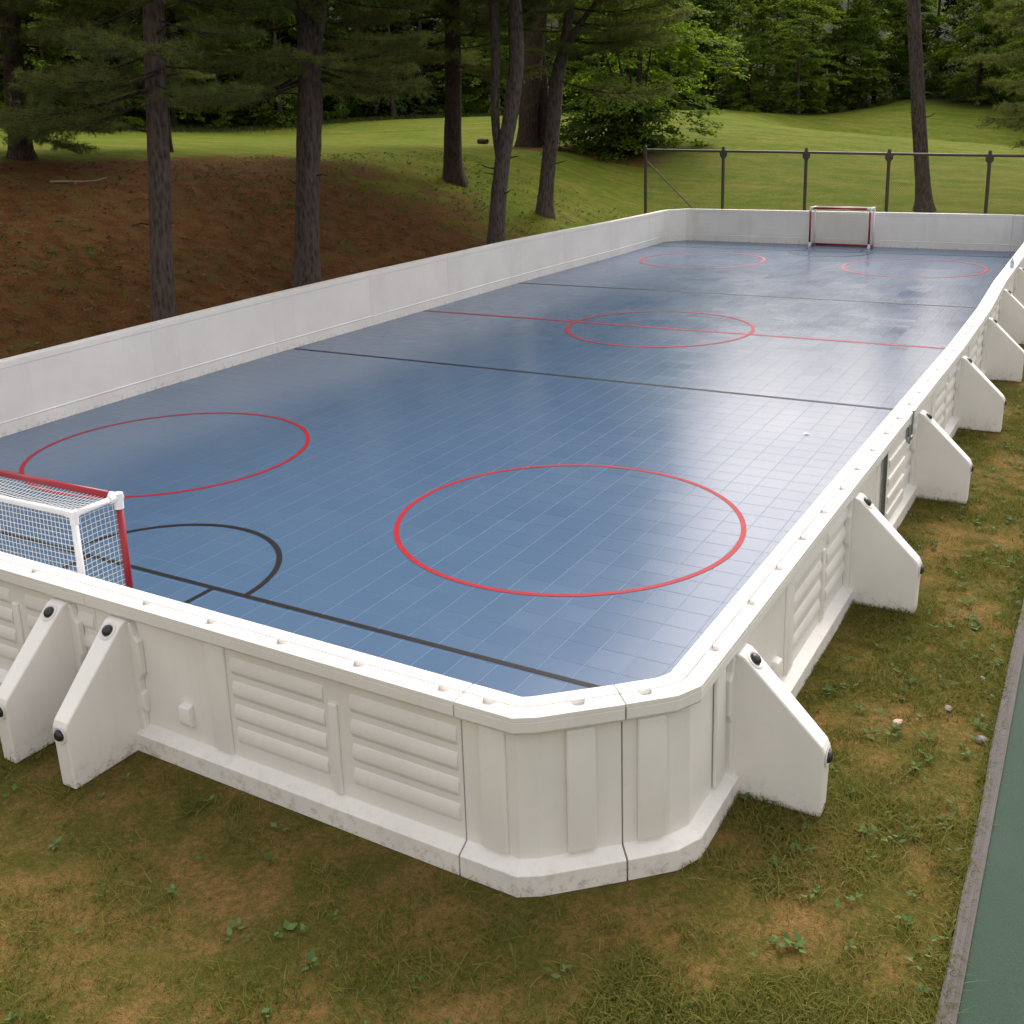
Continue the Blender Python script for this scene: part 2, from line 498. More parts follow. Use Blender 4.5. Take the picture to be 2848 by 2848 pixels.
def make_ground():
    xs = axis(-420, 420, -22, 9, .45, 22)
    ys = axis(-420, 420, -22, 46, .6, 22)
    V, Cc = [], []
    for y in ys:
        for x in xs:
            z = ground_z(x, y)
            V.append((x, y, z + (.02 * math.sin(x * 2.1 + y * 1.3) * math.sin(y * 1.7 - x * .6) if z > .05 else 0)))
            needle = ss(-20.5, -15.5, x) * (1 - ss(-7.2, -6.0, x)) * (1 - .66 * ss(0, 14, y)) if x < -5.9 else 0.
            if y > 15: needle *= 1 - ss(17, 24, y)
            # litter under the far pair of trunks
            needle = max(needle, .75 * math.exp(-(((x + 17.) / 3.0) ** 2 + ((y - 26.) / 3.4) ** 2)), .8 * math.exp(-(((x + 13.5) / 3.5) ** 2 + ((y - 27.5) / 3.) ** 2)))
            d = math.hypot(x - CAM.x, y - CAM.y)
            az = math.degrees(math.atan2(x - CAM.x, y - CAM.y))
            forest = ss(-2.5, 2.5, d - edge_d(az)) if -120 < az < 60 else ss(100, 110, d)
            worn = (1 - ss(17.0, 20.5, y)) * ss(-6.6, -5.6, x)
            Cc.append((needle, forest, worn, 1))
    nx = len(xs)
    F = [(j * nx + i, j * nx + i + 1, (j + 1) * nx + i + 1, (j + 1) * nx + i) for j in range(len(ys) - 1) for i in range(nx - 1)]
    me = np_mesh('ground', V, F, MAT['ground'], True)
    ca = me.color_attributes.new('zones', 'FLOAT_COLOR', 'POINT')
    ca.data.foreach_set('color', np.array(Cc, dtype=np.float32).ravel())
    o = place('ground', me)
    tag(o, kind='structure')
make_ground()

# ------------------------------------------------------------------ rink floor
# joints of the boards, inner face, counter-clockwise: (x, y, height)
RIGHT = [(5.82, -14.05), (5.822, -13.74), (5.875, -10.78), (5.935, -7.85), (6.00, -4.88), (6.02, -1.90), (5.972, 1.10), (5.985, 4.08), (6.0, 7.05), (6.00, 10.0), (5.93, 13.0), (5.90, 13.75)]
FAR = [(5.20, 14.52), (2.9, 14.66), (-.05, 14.83), (-3.0, 14.98), (-4.85, 15.07)]
LEFT = [(-5.62, 14.15), (-5.63, 13.0), (-5.66, 10.0), (-5.78, 7.05), (-5.85, 4.08), (-5.86, 1.10), (-5.88, -1.9), (-5.91, -4.88), (-5.87, -7.85), (-5.75, -10.78), (-5.72, -13.74), (-5.70, -14.3)]
NEAR = [(-5.0, -15.05), (-4.12, -15.06), (-1.15, -15.09), (1.82, -15.11), (4.86, -15.13)]
H0 = 1.077
LEFT_H = {14.15: 1.07, 13.0: 1.075, 10.0: 1.10, 7.05: 1.13, 4.08: 1.15, 1.10: 1.15, -1.9: 1.145, -4.88: 1.12, -7.85: 1.085, -10.78: 1.06, -13.74: 1.06, -14.3: 1.06}

CLIP = [(-4.95, -15.15), (5.25, -15.22), (5.93, -14.55), (5.96, -10.8), (6.09, -4.5), (6.11, -1.9), (6.09, 4.), (6.08, 13.7), (5.3, 14.62), (-4.95, 15.16), (-5.72, 14.3), (-5.95, 4.0), (-5.99, -4.5), (-5.79, -14.4)]
def clip_poly(poly, clip):
    out = poly
    for (ax, ay), (bx, by) in zip(clip, clip[1:] + clip[:1]):
        inp, out = out, []
        if not inp: break
        side = lambda p: (bx - ax) * (p[1] - ay) - (by - ay) * (p[0] - ax)
        for i in range(len(inp)):
            p, q = inp[i - 1], inp[i]
            sp_, sq = side(p), side(q)
            if (sp_ >= 0) != (sq >= 0):
                t = sp_ / (sp_ - sq); out.append((p[0] + (q[0] - p[0]) * t, p[1] + (q[1] - p[1]) * t))
            if sq >= 0: out.append(q)
    return out

T_ = .3048
slab = MB()
n = len(CLIP)
slab.add([(x, y, -.0018) for x, y in CLIP] + [(x, y, -.12) for x, y in CLIP], [tuple(range(n))] + [(i, (i + 1) % n, (i + 1) % n + n, i + n) for i in range(n)])
court = slab.build('rink_floor', MAT['slab'])
tag(court, kind='structure')

def to_px(x, y, z):
    d = Vector((x, y, z)) - CAM
    zz = d.dot(fw)
    return 1424 + 2897.8 * d.dot(rt2) / zz, 1068 - 2897.8 * d.dot(up2) / zz, zz

def make_tiles():
    g = .0018                      # half the joint
    tm = MB()
    a, b = T_ / 2 - g, T_ / 2 - g - .0012
    tm.add([(-a, -a, -.0018), (a, -a, -.0018), (a, a, -.0018), (-a, a, -.0018), (-b, -b, 0), (b, -b, 0), (b, b, 0), (-b, b, 0)],
           [(4, 5, 6, 7), (0, 1, 5, 4), (1, 2, 6, 5), (2, 3, 7, 6), (3, 0, 4, 7)])
    tile_me = tm.mesh('floor_tile', MAT['court_tile'])
    x0, y0 = 3.87 % T_, (-12.63) % T_
    whole, part = [], []
    for i in range(-22, 22):
        for j in range(-52, 52):
            cx, cy = x0 + (i + .5) * T_, y0 + (j + .5) * T_
            sq = [(cx - a, cy - a), (cx + a, cy - a), (cx + a, cy + a), (cx - a, cy + a)]
            cl = clip_poly(sq, CLIP)
            if len(cl) < 3: continue
            area = abs(sum(p[0] * q[1] - q[0] * p[1] for p, q in zip(cl, cl[1:] + cl[:1]))) / 2
            if area > .985 * (2 * a) ** 2: whole.append((cx, cy))
            elif area > .0006: part.append(cl)
    # the 300 tiles that show largest
    def rank(c):
        px, py, zz = to_px(c[0], c[1], 0)
        hid = c[1] < -14.0 + .0 * c[0] or c[0] > 5.55 or not (60 < px < 2800)
        if c[1] < -13.3 and c[0] < 2.2: hid = True
        return (1 if hid else 0, math.hypot(c[0] - CAM.x, c[1] - CAM.y))
    whole.sort(key=rank)
    for cx, cy in whole[:300]:
        place('floor_tile', tile_me, court, (cx, cy, 0))
    rest = MB()
    tv, tf = tm.v, tm.f
    for cx, cy in whole[300:]:
        rest.add([(p[0] + cx, p[1] + cy, p[2]) for p in tv], tf)
    for cl in part:
        k = len(cl)
        rest.add([(x, y, 0) for x, y in cl] + [(x, y, -.0018) for x, y in cl], [tuple(range(k))] + [(i, i + k, (i + 1) % k + k, (i + 1) % k) for i in range(k)])
    o = rest.build('floor_tiles', MAT['court_tile'], court, fix=False)
    tag(o, 'smaller looking blue court tiles of the rest of the floor', kind='stuff')
make_tiles()

def strip(path, w, name, mat, label, z=.0035, closed=False):
    """painted line: a thin sheet following the path"""
    mb = MB(); k = len(path); L, Rr = [], []
    for i in range(k):
        p0 = Vector(path[i - 1] if (closed or i) else path[0]); p1 = Vector(path[(i + 1) % k] if (closed or i < k - 1) else path[-1])
        t = (p1 - p0).normalized(); nn = Vector((-t.y, t.x)); c = Vector(path[i])
        L.append(c + nn * w / 2); Rr.append(c - nn * w / 2)
    vs = [(p.x, p.y, z) for p in L] + [(p.x, p.y, z) for p in Rr]
    rng = range(k) if closed else range(k - 1)
    mb.add(vs, [(i, i + k, (i + 1) % k + k, (i + 1) % k) for i in rng])
    o = mb.build(name, mat, court, fix=False)
    o['label'] = label
    return o
def circ(cx, cy, r, a0=0, a1=360, n=96):
    return [(cx + r * math.cos(R_(a0 + (a1 - a0) * i / n)), cy + r * math.sin(R_(a0 + (a1 - a0) * i / n))) for i in range(n + (0 if a1 - a0 == 360 else 1))]
strip([(-5.86, -4.453), (6.0, -4.453)], .07, 'zone_line', MAT['paint_black'], 'black zone line nearer the camera')
strip([(-5.85, 4.453), (5.98, 4.453)], .085, 'zone_line', MAT['paint_black'], 'black zone line in the far half')
strip([(-5.88, 0), (5.98, 0)], .09, 'centre_line', MAT['paint_red'], 'red centre line crossing the whole floor')
strip([(-5.70, -13.187), (5.83, -13.187)], .055, 'goal_line', MAT['paint_black'], 'black goal line at the near end')
strip([(-5.63, 13.187), (5.92, 13.187)], .08, 'goal_line', MAT['paint_black'], 'thin black goal line at the far end')
strip(circ(-.074, 0, 1.873), .07, 'centre_circle', MAT['paint_red'], 'red circle on the centre line', .0055, True)
strip(circ(-2.996, -10.244, 1.829), .055, 'face_off_circle', MAT['paint_red'], 'red circle on the near left, by the goal', .0035, True)
strip(circ(2.996, -10.244, 1.829), .055, 'face_off_circle', MAT['paint_red'], 'largest red circle, nearest the camera', .0035, True)
strip(circ(-2.82, 10.244, 1.829), .085, 'face_off_circle', MAT['paint_red'], 'far red circle by the left boards', .0035, True)
strip(circ(3.17, 10.244, 1.829), .085, 'face_off_circle', MAT['paint_red'], 'far red circle on the right', .0035, True)
strip(circ(-.06, -13.187, 1.22, 0, 180, 48), .055, 'goal_crease', MAT['paint_black'], 'black half circle in front of the near goal', .0055)
strip(circ(.29, 13.187, 1.22, 180, 360, 48), .075, 'goal_crease', MAT['paint_black'], 'black half circle in front of the far goal', .0055)
for cx, yy, s in ((-.08, -13.187, -1), (.29, 13.187, 1)):
    for q in (-.853, .853):
        strip([(cx + q, yy), (cx + q, yy + s * .62)], .05, 'goal_mark', MAT['paint_black'], 'short black mark behind the goal line', .0055)

# ------------------------------------------------------------------ boards
def offs(path, d):
    """offset of an open polyline to its right-hand side"""
    out = []
    for i in range(len(path)):
        p = Vector(path[i])
        a = (p - Vector(path[i - 1])).normalized() if i else None
        b = (Vector(path[i + 1]) - p).normalized() if i < len(path) - 1 else None
        a = a or b; b = b or a
        na, nb = Vector((a.y, -a.x)), Vector((b.y, -b.x))
        m = (na + nb).normalized()
        out.append(p + m * (d / max(.4, m.dot(na))))
    return out

def sweep(mb, path, prof, hs):
    """closed profile [(v, z, zrel)] along an inner path; zrel = 1 means measured from the top"""
    k, n = len(prof), len(path)
    vs = []
    for (v, z, rel) in prof:
        for i, q in enumerate(offs(path, v)): vs.append((q.x, q.y, (hs[i] + z) if rel else z))
    fs = [(a * n + i, a * n + i + 1, ((a + 1) % k) * n + i + 1, ((a + 1) % k) * n + i) for a in range(k) for i in range(n - 1)]
    fs.append(tuple(a * n for a in range(k)))
    fs.append(tuple(a * n + n - 1 for a in range(k - 1, -1, -1)))
    mb.add(vs, fs)

BODY = [(0, -.03, 0), (0, .186, 0), (-.008, .192, 0), (-.008, .204, 0), (0, .212, 0), (0, -.10, 1), (-.006, -.094, 1), (-.006, -.032, 1), (.2, -.032, 1), (.2, -.095, 1), (.185, -.115, 1), (.13, -.13, 1), (.13, .15, 0), (.215, .105, 0), (.215, -.03, 0)]
def board(name, path, hs, label, notch=.6, group='white rink boards', n0=.28):
    o0 = Vector(path[0])
    loc = [tuple(Vector(p) - o0) for p in path]
    mb = MB()
    sweep(mb, loc, BODY, hs)
    root = mb.build(name, MAT['plastic_white'], None, (o0.x, o0.y, 0), bevel=.007)
    tag(root, label, 'rink board', group)
    # coping: inner strip, then an outer strip notched along the groove
    c = MB()
    sweep(c, loc, [(-.006, -.033, 1), (-.006, 0, 1), (.088, 0, 1), (.088, -.033, 1)], hs)
    a, b = offs(loc, .094), offs(loc, .2)
    ins, top = [], []
    for i in range(len(loc) - 1):
        p, q = a[i], a[i + 1]; h0, h1 = hs[i], hs[i + 1]
        t = (q - p); L = t.length; t = t / L; nn = Vector((t.y, -t.x))
        ins.append((p, h0))
        s = n0 if L > 1.0 else L * .5
        while s < L - .08:
            for th in range(0, 181, 30):
                pt = p + t * (s - .042 * math.cos(R_(th))) + nn * (.058 * math.sin(R_(th)))
                ins.append((pt, h0 + (h1 - h0) * s / L))
            s += notch
    ins.append((a[-1], hs[-1]))
    ring = ins + [(b[i], hs[i]) for i in range(len(loc) - 1, -1, -1)]
    k = len(ring)
    c.add([(p.x, p.y, h - .033) for p, h in ring] + [(p.x, p.y, h - .003) for p, h in ring],
          [tuple(range(k - 1, -1, -1)), tuple(range(k, 2 * k))] + [(i, (i + 1) % k, (i + 1) % k + k, i + k) for i in range(k)])
    c.build('coping', MAT['plastic_pale'], root, bevel=.004)
    return root

def local_frame(p, q):
    d = Vector(q) - Vector(p)
    return math.atan2(d.y, d.x), d.length

# shared part meshes
def rounded(mb, w):
    me = bevel_mesh(mb.mesh('piece', MAT['plastic_white']), w, 3, 20)
    me.polygons.foreach_set('use_smooth', [True] * len(me.polygons)); me.set_sharp_from_angle(angle=R_(50))
    return me
r_ = MB(); r_.prism([(.118, -.090), (.118, .044), (.130, .040), (.146, -.004), (.146, -.050), (.130, -.084)], -.38, .38); RIB = rounded(r_, .014)
r_ = MB(); r_.prism([(.125, .16), (.125, .94), (.150, .93), (.156, .17)], -.085, .085); COLUMN = rounded(r_, .016)
r_ = MB(); r_.prism([(.125, .16), (.125, .78), (.150, .775), (.156, .165)], -.035, .035); MIDRIB = rounded(r_, .012)
r_ = MB(); r_.prism([(.125, .26), (.125, .42), (.175, .41), (.182, .30), (.165, .26)], -.05, .05); LUG = rounded(r_, .010)

def make_buttress_mesh():
    b = MB()
    prof = [(.13, -.03), (.13, .945), (.180, .95), (.228, .935), (.715, .455), (.735, .415), (.722, -.03)]
    n = len(prof)
    th = lambda v: .088 - .034 * (v - .13)
    for s in (1,):
        vs = [(-th(v), -v, z) for v, z in prof] + [(th(v), -v, z) for v, z in prof]
        fs = [tuple(range(n)), tuple(range(2 * n - 1, n - 1, -1))] + [(i, i + n, (i + 1) % n + n, (i + 1) % n) for i in range(n)]
        b.add(vs, fs)
    b2 = MB()
    # flange against the board with a stepped outline
    fl = [(-.13, .02), (.13, .02), (.135, .50), (.165, .56), (.165, .80), (.13, .83), (.105, .93), (-.105, .93), (-.13, .83), (-.165, .80), (-.165, .56), (-.135, .50)]
    k = len(fl)
    b2.add([(x, -.128, z) for x, z in fl] + [(x, -.178, z) for x, z in fl], [tuple(range(k)), tuple(range(2 * k - 1, k - 1, -1))] + [(i, (i + 1) % k, (i + 1) % k + k, i + k) for i in range(k)])
    me1 = bevel_mesh(b.mesh('buttress', MAT['plastic_white']), .014, 3, 20)
    me2 = bevel_mesh(b2.mesh('flange', MAT['plastic_white']), .012, 3, 30)
    return me1, me2
BUTTRESS, FLANGE = make_buttress_mesh()
def make_knob_mesh():
    b = MB()
    rings = [(.040, -.004), (.040, .006), (.034, .018), (.022, .026), (.006, .029)]
    k = 14
    vs = [(r * math.cos(2 * math.pi * i / k), r * math.sin(2 * math.pi * i / k), z) for r, z in rings for i in range(k)]
    fs = [(a * k + i, a * k + (i + 1) % k, (a + 1) * k + (i + 1) % k, (a + 1) * k + i) for a in range(len(rings) - 1) for i in range(k)]
    fs.append(tuple((len(rings) - 1) * k + i for i in range(k)))
    b.add(vs, fs)
    m2 = b.mesh('knob', MAT['knob_black'], True)
    # dished seat moulded round the bolt
    d = MB()
    rings = [(.066, .0015), (.058, .007), (.050, .002), (.040, -.001)]
    vs = [(r * math.cos(2 * math.pi * i / k), r * math.sin(2 * math.pi * i / k), z) for r, z in rings for i in range(k)]
    fs = [(a * k + i, a * k + (i + 1) % k, (a + 1) * k + (i + 1) % k, (a + 1) * k + i) for a in range(len(rings) - 1) for i in range(k)]
    d.add(vs, fs)
    return m2, d.mesh('knob_seat', MAT['plastic_shade'], True)
KNOB, SEAT = make_knob_mesh()

def buttress(panel, world_xy, ang):
    """bolted to a board panel; world_xy on the inner face line, ang = direction of the board"""
    o = place('buttress', BUTTRESS, panel, (world_xy[0] - panel.location.x, world_xy[1] - panel.location.y, 0), (0, 0, ang + R_(RND.uniform(-1.2, 1.2))))
    place('flange', FLANGE, o)
    # slope runs (.235,.935) -> (.745,.415)
    sl = math.atan2(.48, .487)
    place('knob', KNOB, o, (0, -.272, .894), (sl, 0, 0))
    place('knob_seat', SEAT, o, (0, -.272, .894), (sl, 0, 0))
    place('knob', KNOB, o, (0, -.735, .365), (R_(91), 0, 0))
    place('knob_seat', SEAT, o, (0, -.735, .365), (R_(91), 0, 0))
    return o

def ribs(panel, p, q, cols=True, lo=1.03, hi=3.02, gate=False):
    """outer face relief: two bays of horizontal ribs between columns"""
    ang, L = local_frame(p, q)
    rel = lambda u: ((Vector(q) - Vector(p)).normalized() * u)
    def put(nm, me, u, z):
        w = rel(u); o = place(nm, me, panel, (p[0] + w.x - panel.location.x, p[1] + w.y - panel.location.y, z), (0, 0, ang)); return o
    s = L / 2.97
    for bay in (1.63 * s, 2.57 * s):
        for z in (.865, .70, .535, .37): put('rib', RIB, bay, z - .03)
    put('column_or_backlit_tone', COLUMN, 1.13 * s, 0)
    put('column_or_backlit_tone', MIDRIB, 2.07 * s, 0)
    put('lug', LUG, .82 * s, 0)
    put('lug', LUG, .40 * s, 0)

ORD = ['first', 'second', 'third', 'fourth', 'fifth', 'sixth', 'seventh', 'eighth', 'ninth', 'tenth', 'eleventh']
# right side
for i in range(1, len(RIGHT) - 1):
    p, q = RIGHT[i], RIGHT[i + 1]
    if i == len(RIGHT) - 2: break
    ang, L = local_frame(p, q)
    d = (Vector(q) - Vector(p)).normalized()
    pa = tuple(Vector(p) + d * .002)
    lab = 'white plastic board panel with buttress, %s of the right side from the near corner' % ORD[i - 1]
    if i == 2: lab = 'white plastic board panel with the hinged gate and steel latch, right side'
    pn = board('rink_board', [pa, q], [H0, H0], lab, group='boards along the right side')
    buttress(pn, tuple(Vector(p) + d * (-.09 if i == 1 else -.02)), ang)
    if i < 6: ribs(pn, p, q)
    if i == 2:
        # gate hardware
        def gl(u, v, z):
            w = Vector(p) + d * u + Vector((d.y, -d.x)) * v
            return (w.x - pn.location.x, w.y - pn.location.y, z)
        gm = MB(); gm.box((-.57, -.168, .13), (.57, -.13, .95))
        gd = gm.build('gate_door', MAT['plastic_pale'], pn, gl(1.74, 0, 0), (0, 0, ang), bevel=.01)
        for z in (.80, .61, .42, .25):
            gr = MB(); gr.prism([(.166, -.04), (.166, .04), (.186, .03), (.188, -.03)], -.40, .40)
            gr.build('gate_rib', MAT['plastic_white'], gd, (0.05, 0, z), bevel=.008)
        hm = MB(); hm.box((-.018, -.188, .12), (.018, -.168, .985))
        hm.tube([(0, -.192, .11), (0, -.192, 1.0)], .011, 8)
        hg = hm.build('hinge', MAT['hinge_steel'], pn, gl(1.15, 0, 0), (0, 0, ang))
        for z in (.17, .33, .5, .66, .82, .95):
            s_ = MB(); s_.tube([(.018, -.190, z), (.018, -.196, z)], .009, 8); s_.build('screw', MAT['steel'], hg)
        lm = MB()
        lm.box((-.06, -.186, .84), (.05, -.168, .93)); lm.box((-.10, -.205, .80), (-.03, -.186, .85)); lm.box((.02, -.215, .79), (.10, -.196, .83))
        lm.box((-.018, -.208, .76), (.018, -.186, .97))
        lt = lm.build('latch', MAT['steel'], pn, gl(2.26, 0, 0), (0, 0, ang), bevel=.004)
        b_ = MB(); b_.tube([(.03, -.21, .86), (.035, -.215, 1.10)], .010, 8); b_.tube([(.035, -.215, 1.095), (.035, -.215, 1.115)], .016, 8)
        b_.build('latch_bolt', MAT['steel'], lt)
# near side
for i in range(1, len(NEAR) - 1):
    p, q = NEAR[i], NEAR[i + 1]
    ang, L = local_frame(p, q)
    d = (Vector(q) - Vector(p)).normalized()
    q2 = tuple(Vector(q) - d * .004)
    lab = ['white ribbed board panel at the near end, farthest left', 'white board panel at the near end behind the near goal, with a buttress', 'large white ribbed board panel in the near foreground with a buttress'][i - 1]
    pn = board('rink_board', [p, q2], [H0, H0], lab, group='boards along the near end', n0=.52)
    ribs(pn, p, q)
    buttress(pn, tuple(Vector(p) + d * .30), ang)
    buttress(pn, tuple(Vector(q) - d * .30), ang) if i < 3 else None
# far side
for i in range(len(FAR) - 1):
    p, q = FAR[i], FAR[i + 1]
    ang, L = local_frame(p, q)
    d = (Vector(q) - Vector(p)).normalized()
    lab = ['white board panel at the far end, next to the right corner', 'white board panel at the far end directly behind the far goal', 'white board panel at the far end, left of the far goal', 'white board panel at the far end, next to the left corner'][i]
    pn = board('rink_board', [tuple(Vector(p) + d * .002), q], [H0, H0], lab, group='boards along the far end')
    # backlight showing the moulded ribs, painted as paler pads and greyer columns
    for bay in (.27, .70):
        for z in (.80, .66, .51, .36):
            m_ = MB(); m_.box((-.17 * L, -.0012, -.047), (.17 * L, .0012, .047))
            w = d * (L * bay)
            m_.build('rib', MAT['plastic_pale'], pn, (w.x, w.y, z), (0, 0, ang), bevel=0)
    for u in (.06, .94):
        m_ = MB(); m_.box((-.09, -.0012, .24), (.09, .0012, .95))
        w = d * (L * u)
        m_.build('column_or_backlit_tone', MAT['plastic_shade'], pn, (w.x, w.y, 0), (0, 0, ang))
    buttress(pn, tuple(Vector(p) + d * .10), ang)
# left side
for i in range(1, len(LEFT) - 2):
    p, q = LEFT[i], LEFT[i + 1]
    ang, L = local_frame(p, q)
    d = (Vector(q) - Vector(p)).normalized()
    lab = 'smooth white board panel of the left side, %s from the far corner' % ORD[i - 1]
    pn = board('rink_board', [tuple(Vector(p) + d * .002), q], [LEFT_H[p[1]], LEFT_H[q[1]]], lab, group='boards along the left side')
    # overlap where two mouldings are bolted together
    m_ = MB(); m_.box((-.26, -.001, .0), (.33, .0022, LEFT_H[q[1]] - .10))
    w = d * (L - .30)
    m_.build('joint_plate', MAT['plastic_shade'], pn, (w.x, w.y, 0), (0, 0, ang), bevel=.0015)
    buttress(pn, tuple(Vector(p) + d * .10), ang)
# corners
c1 = board('corner_board', [(4.864, -15.13), (5.175, -15.13), (5.225, -15.10), (5.575, -14.786)], [H0] * 4, 'white corner board bending round the near corner, larger piece in the foreground', group='corner boards')
c2 = board('corner_board', [(5.578, -14.782), (5.765, -14.605), (5.808, -14.52), (5.822, -13.744)], [H0] * 4, 'white corner board joining the right side boards, with a big buttress', group='corner boards')
# upright panels moulded on the two corner pieces
for pn, w, ang in ((c1, (5.06, -15.13), 0.), (c1, (5.40, -14.95), R_(44)), (c2, (5.70, -14.67), R_(44)), (c2, (5.822, -14.10), R_(90))):
    place('column_or_backlit_tone', COLUMN, pn, (w[0] - pn.location.x, w[1] - pn.location.y, 0), (0, 0, ang))
board('corner_board', [(5.93, 13.004), (5.92, 13.75), (5.85, 13.98), (5.48, 14.40), (5.202, 14.518)], [H0] * 5, 'white corner board at the far right corner of the rink', group='corner boards')
board('corner_board', [(-4.852, 15.07), (-5.10, 15.04), (-5.55, 14.62), (-5.62, 14.30), (-5.63, 13.004)], [H0, H0, 1.075, 1.073, 1.075], 'white corner board at the far left corner of the rink', group='corner boards')

# ------------------------------------------------------------------ goals
def make_goal():
    root = empty('hockey_goal')
    W, H, D, r = .94, 1.22, .44, .030
    def t(nm, pts, mat, rad=r):
        b = MB(); b.tube(pts, rad, 12); return b.build(nm, mat, root, smooth=True)
    for s in (-1, 1):
        t('post', [(s * W, 0, .09), (s * W, 0, H - .10)], MAT['goal_red'], .031)
        t('top_side_bar', [(s * W, .03, H), (s * W, D - .02, H)], MAT['goal_white'], .027)
        t('rear_post', [(s * W, D, H - .02), (s * W, D, .05)], MAT['goal_white'], .027)
        t('base_side_bar', [(s * W, .05, .035), (s * W, D - .03, .035)], MAT['goal_red'])
        # elbow fittings
        for z, sg in ((H, -1), (.035, 1)):
            b = MB()
            b.tube([(s * W + .008 * s, 0, z - sg * .036), (s * W, 0, z + sg * .10)], .038, 12)
            b.tube([(s * W + .034 * s, 0, z), (s * (W - .085), 0, z)], .036, 12) if z > .5 else None
            b.tube([(s * W, -.034, z), (s * W, .09, z)], .036, 12)
            b.build('corner_fitting', MAT['goal_white'], root, smooth=False)
        b = MB(); b.tube([(s * W, D, H + .03), (s * W, D, H - .08)], .035, 10); b.tube([(s * W + .03 * s, D, H), (s * (W - .08), D, H)], .033, 10)
        b.build('corner_fitting', MAT['goal_white'], root)
    t('crossbar', [(-W + .07, 0, H), (W - .07, 0, H)], MAT['goal_red'], .032)
    t('rear_top_bar', [(-W + .05, D, H), (W - .05, D, H)], MAT['goal_white'], .027)
    t('rear_base_bar', [(-W + .05, D, .035), (W - .05, D, .035)], MAT['goal_red'])
    nb = MB(); sp = .046; rc = .0021
    nx, nz, nd = int(2 * W / sp), int(H / sp), int(D / sp)
    sag = lambda u, v: .018 * math.sin(math.pi * u) * math.sin(math.pi * v)
    def sheet(f, na, nbb):
        for i in range(1, na): nb.tube([f(i / na, k / 8) for k in range(9)], rc, 3, False)
        for j in range(1, nbb): nb.tube([f(k / 8, j / nbb) for k in range(9)], rc, 3, False)
    sheet(lambda u, v: (-W + 2 * W * u, D + .02 * math.sin(math.pi * u) * math.sin(math.pi * v), .05 + (H - .06) * v), nx, nz)
    sheet(lambda u, v: (-W + 2 * W * u, .02 + (D - .03) * v, H - .012 - .05 * math.sin(math.pi * u) * math.sin(math.pi * v)), nx, nd)
    for s in (-1, 1):
        sheet(lambda u, v: (s * (W + .012 * math.sin(math.pi * u) * math.sin(math.pi * v)), .02 + (D - .03) * u, .05 + (H - .06) * v + .012 * math.sin(math.pi * u)), nd, nz)
    nb.build('net', MAT['net_cord'], root, fix=False)
    return root
g1 = make_goal()
tag(g1, 'red and white hockey goal seen from behind at the near left', 'hockey goal', 'hockey goals')
g1.location = (-.145, -14.145, 0.002); g1.rotation_euler = (0, 0, R_(181.0))
def copy_tree(o, parent=None):
    c = o.copy(); COL.objects.link(c); c.parent = parent
    for ch in o.children: copy_tree(ch, c)
    return c
g2 = copy_tree(g1)
g2['label'] = 'small red and white hockey goal standing against the far boards'
g2.location = (.27, 14.30, 0.002); g2.rotation_euler = (0, 0, R_(-5.0))

